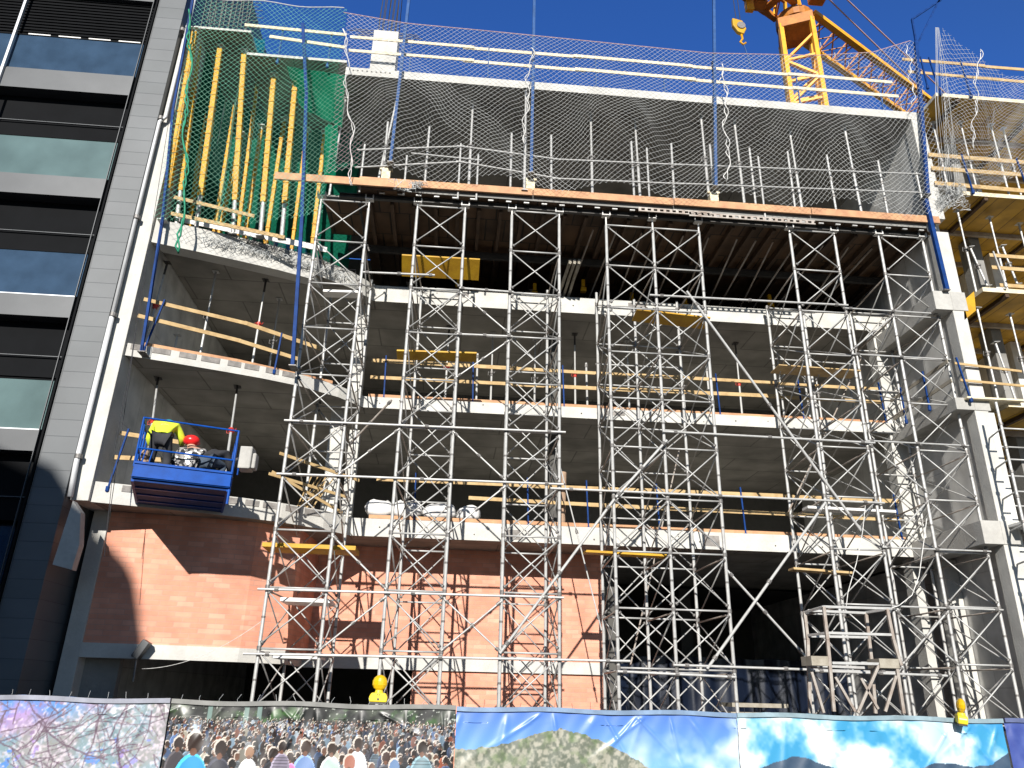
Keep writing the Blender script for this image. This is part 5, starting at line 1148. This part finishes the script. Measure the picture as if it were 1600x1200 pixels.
for i, c in enumerate(((.50,.52,.62), (.36,.36,.34), (.32,.48,.72), (.45,.62,.70), (.18,.22,.42))): C['hem%d' % (i+1)] = mat('banner_hem', tuple(q*.6 for q in c), .45, var=.35, scale=6, bump=0)
banner(-4.2, -1.89, blossom, 'banner printed with pink blossom branches against blue sky', 1)
banner(-1.88, .105, crowd, 'banner printed with a dense crowd of people seen from behind', 2)
banner(.11, 2.165, mountain, 'banner printed with a rocky grey-green mountain under blue sky', 3)
banner(2.17, 4.225, clouds, 'banner printed with white clouds over dark blue hills', 4)
banner(4.24, 6.2, dusk, 'banner printed in dark violet blue at the right edge', 5)
hf = empty('hoarding_fence', (0, 6.06, 0), 'grey mesh fence panels standing behind the printed banners', 'fence')
for k in range(6):
    x = -4.3+2.06*k; MB().tube((x, .04, 0), (x, .04, 1.97), .02, 8).build('post', C['steel'], hf)
    MB().tube((x+.03, .04, 1.95), (x+2.0, .04, 1.95), .017, 8).build('rail', C['steel'], hf); MB().tube((x+.03, .04, .15), (x+2.0, .04, .15), .017, 8).build('rail', C['steel'], hf)
# amber warning lamps
def glow(name, col):
    M = mat(name, col, .18, var=.1, bump=0, spec=.8); b = M.node_tree.nodes['Principled BSDF']; b.inputs['Transmission Weight'].default_value = .25; b.inputs['Coat Weight'].default_value = .5; return M
C['amber'] = glow('amber_lens', (.80, .50, .005)); C['lampy'] = mat('yellow_lamp_plastic', (.72, .56, .03), .35, var=.08, bump=0)
def beacon(loc, label, rx, rz, sc=1.):
    root = empty('warning_lamp', loc, label, 'warning lamp', 'amber warning lamps on the hoarding'); root.rotation_euler = rx; root.scale = (sc,)*3
    b = MB(); prf = [(-.062,-.0), (.062,-.0), (.066,.035), (.05,.062), (-.05,.062), (-.066,.035)]
    b.add([(x, y, z) for y in (-.035, .035) for x, z in prf], [(0,1,2,3,4,5), (11,10,9,8,7,6)]+[(i, i+6, (i+1) % 6+6, (i+1) % 6) for i in range(6)]); b.build('battery_box', C['lampy'], root, bevel=.008)
    MB().tube((0,0,.062), (0,0,.08), .032, 14, .026).build('collar', C['lampy'], root)
    b = MB(); n = 18; vs = []; prof = [(.080,.022),(.092,.040),(.115,.052),(.14,.052),(.162,.043),(.178,.025),(.184,.004)]
    for z, r_ in prof:
        for i in range(n): a = 2*math.pi*i/n; k = 1+.03*(i % 2); vs.append((r_*k*math.cos(a), r_*.62*k*math.sin(a), z))
    fs = [(j*n+i, j*n+(i+1) % n, (j+1)*n+(i+1) % n, (j+1)*n+i) for j in range(len(prof)-1) for i in range(n)]+[tuple(range((len(prof)-1)*n, len(prof)*n))]
    b.add(vs, fs).build('lens', C['amber'], root)
    b = MB().tube((0,-.04,.02), (0,-.035,.02), .008, 8); b.box(-.012, -.006, -.037, -.0352, .045, .055); b.box(.006, .012, -.037, -.0352, .045, .055); b.build('lock_screw', C['steel_d'], root)
    MB().box(-.06, .06, -.03, .03, -.012, -.001).build('base_pad', C['steel_d'], root)
beacon((-.455, 6.03, 2.035), 'amber warning lamp standing upright on the crowd banner', (0, .02, 0), 0)
beacon((3.86, 5.94, 1.985), 'amber warning lamp turned sideways, hanging low at the cloud banner', (.12, -.12, 1.2), 0, .95)
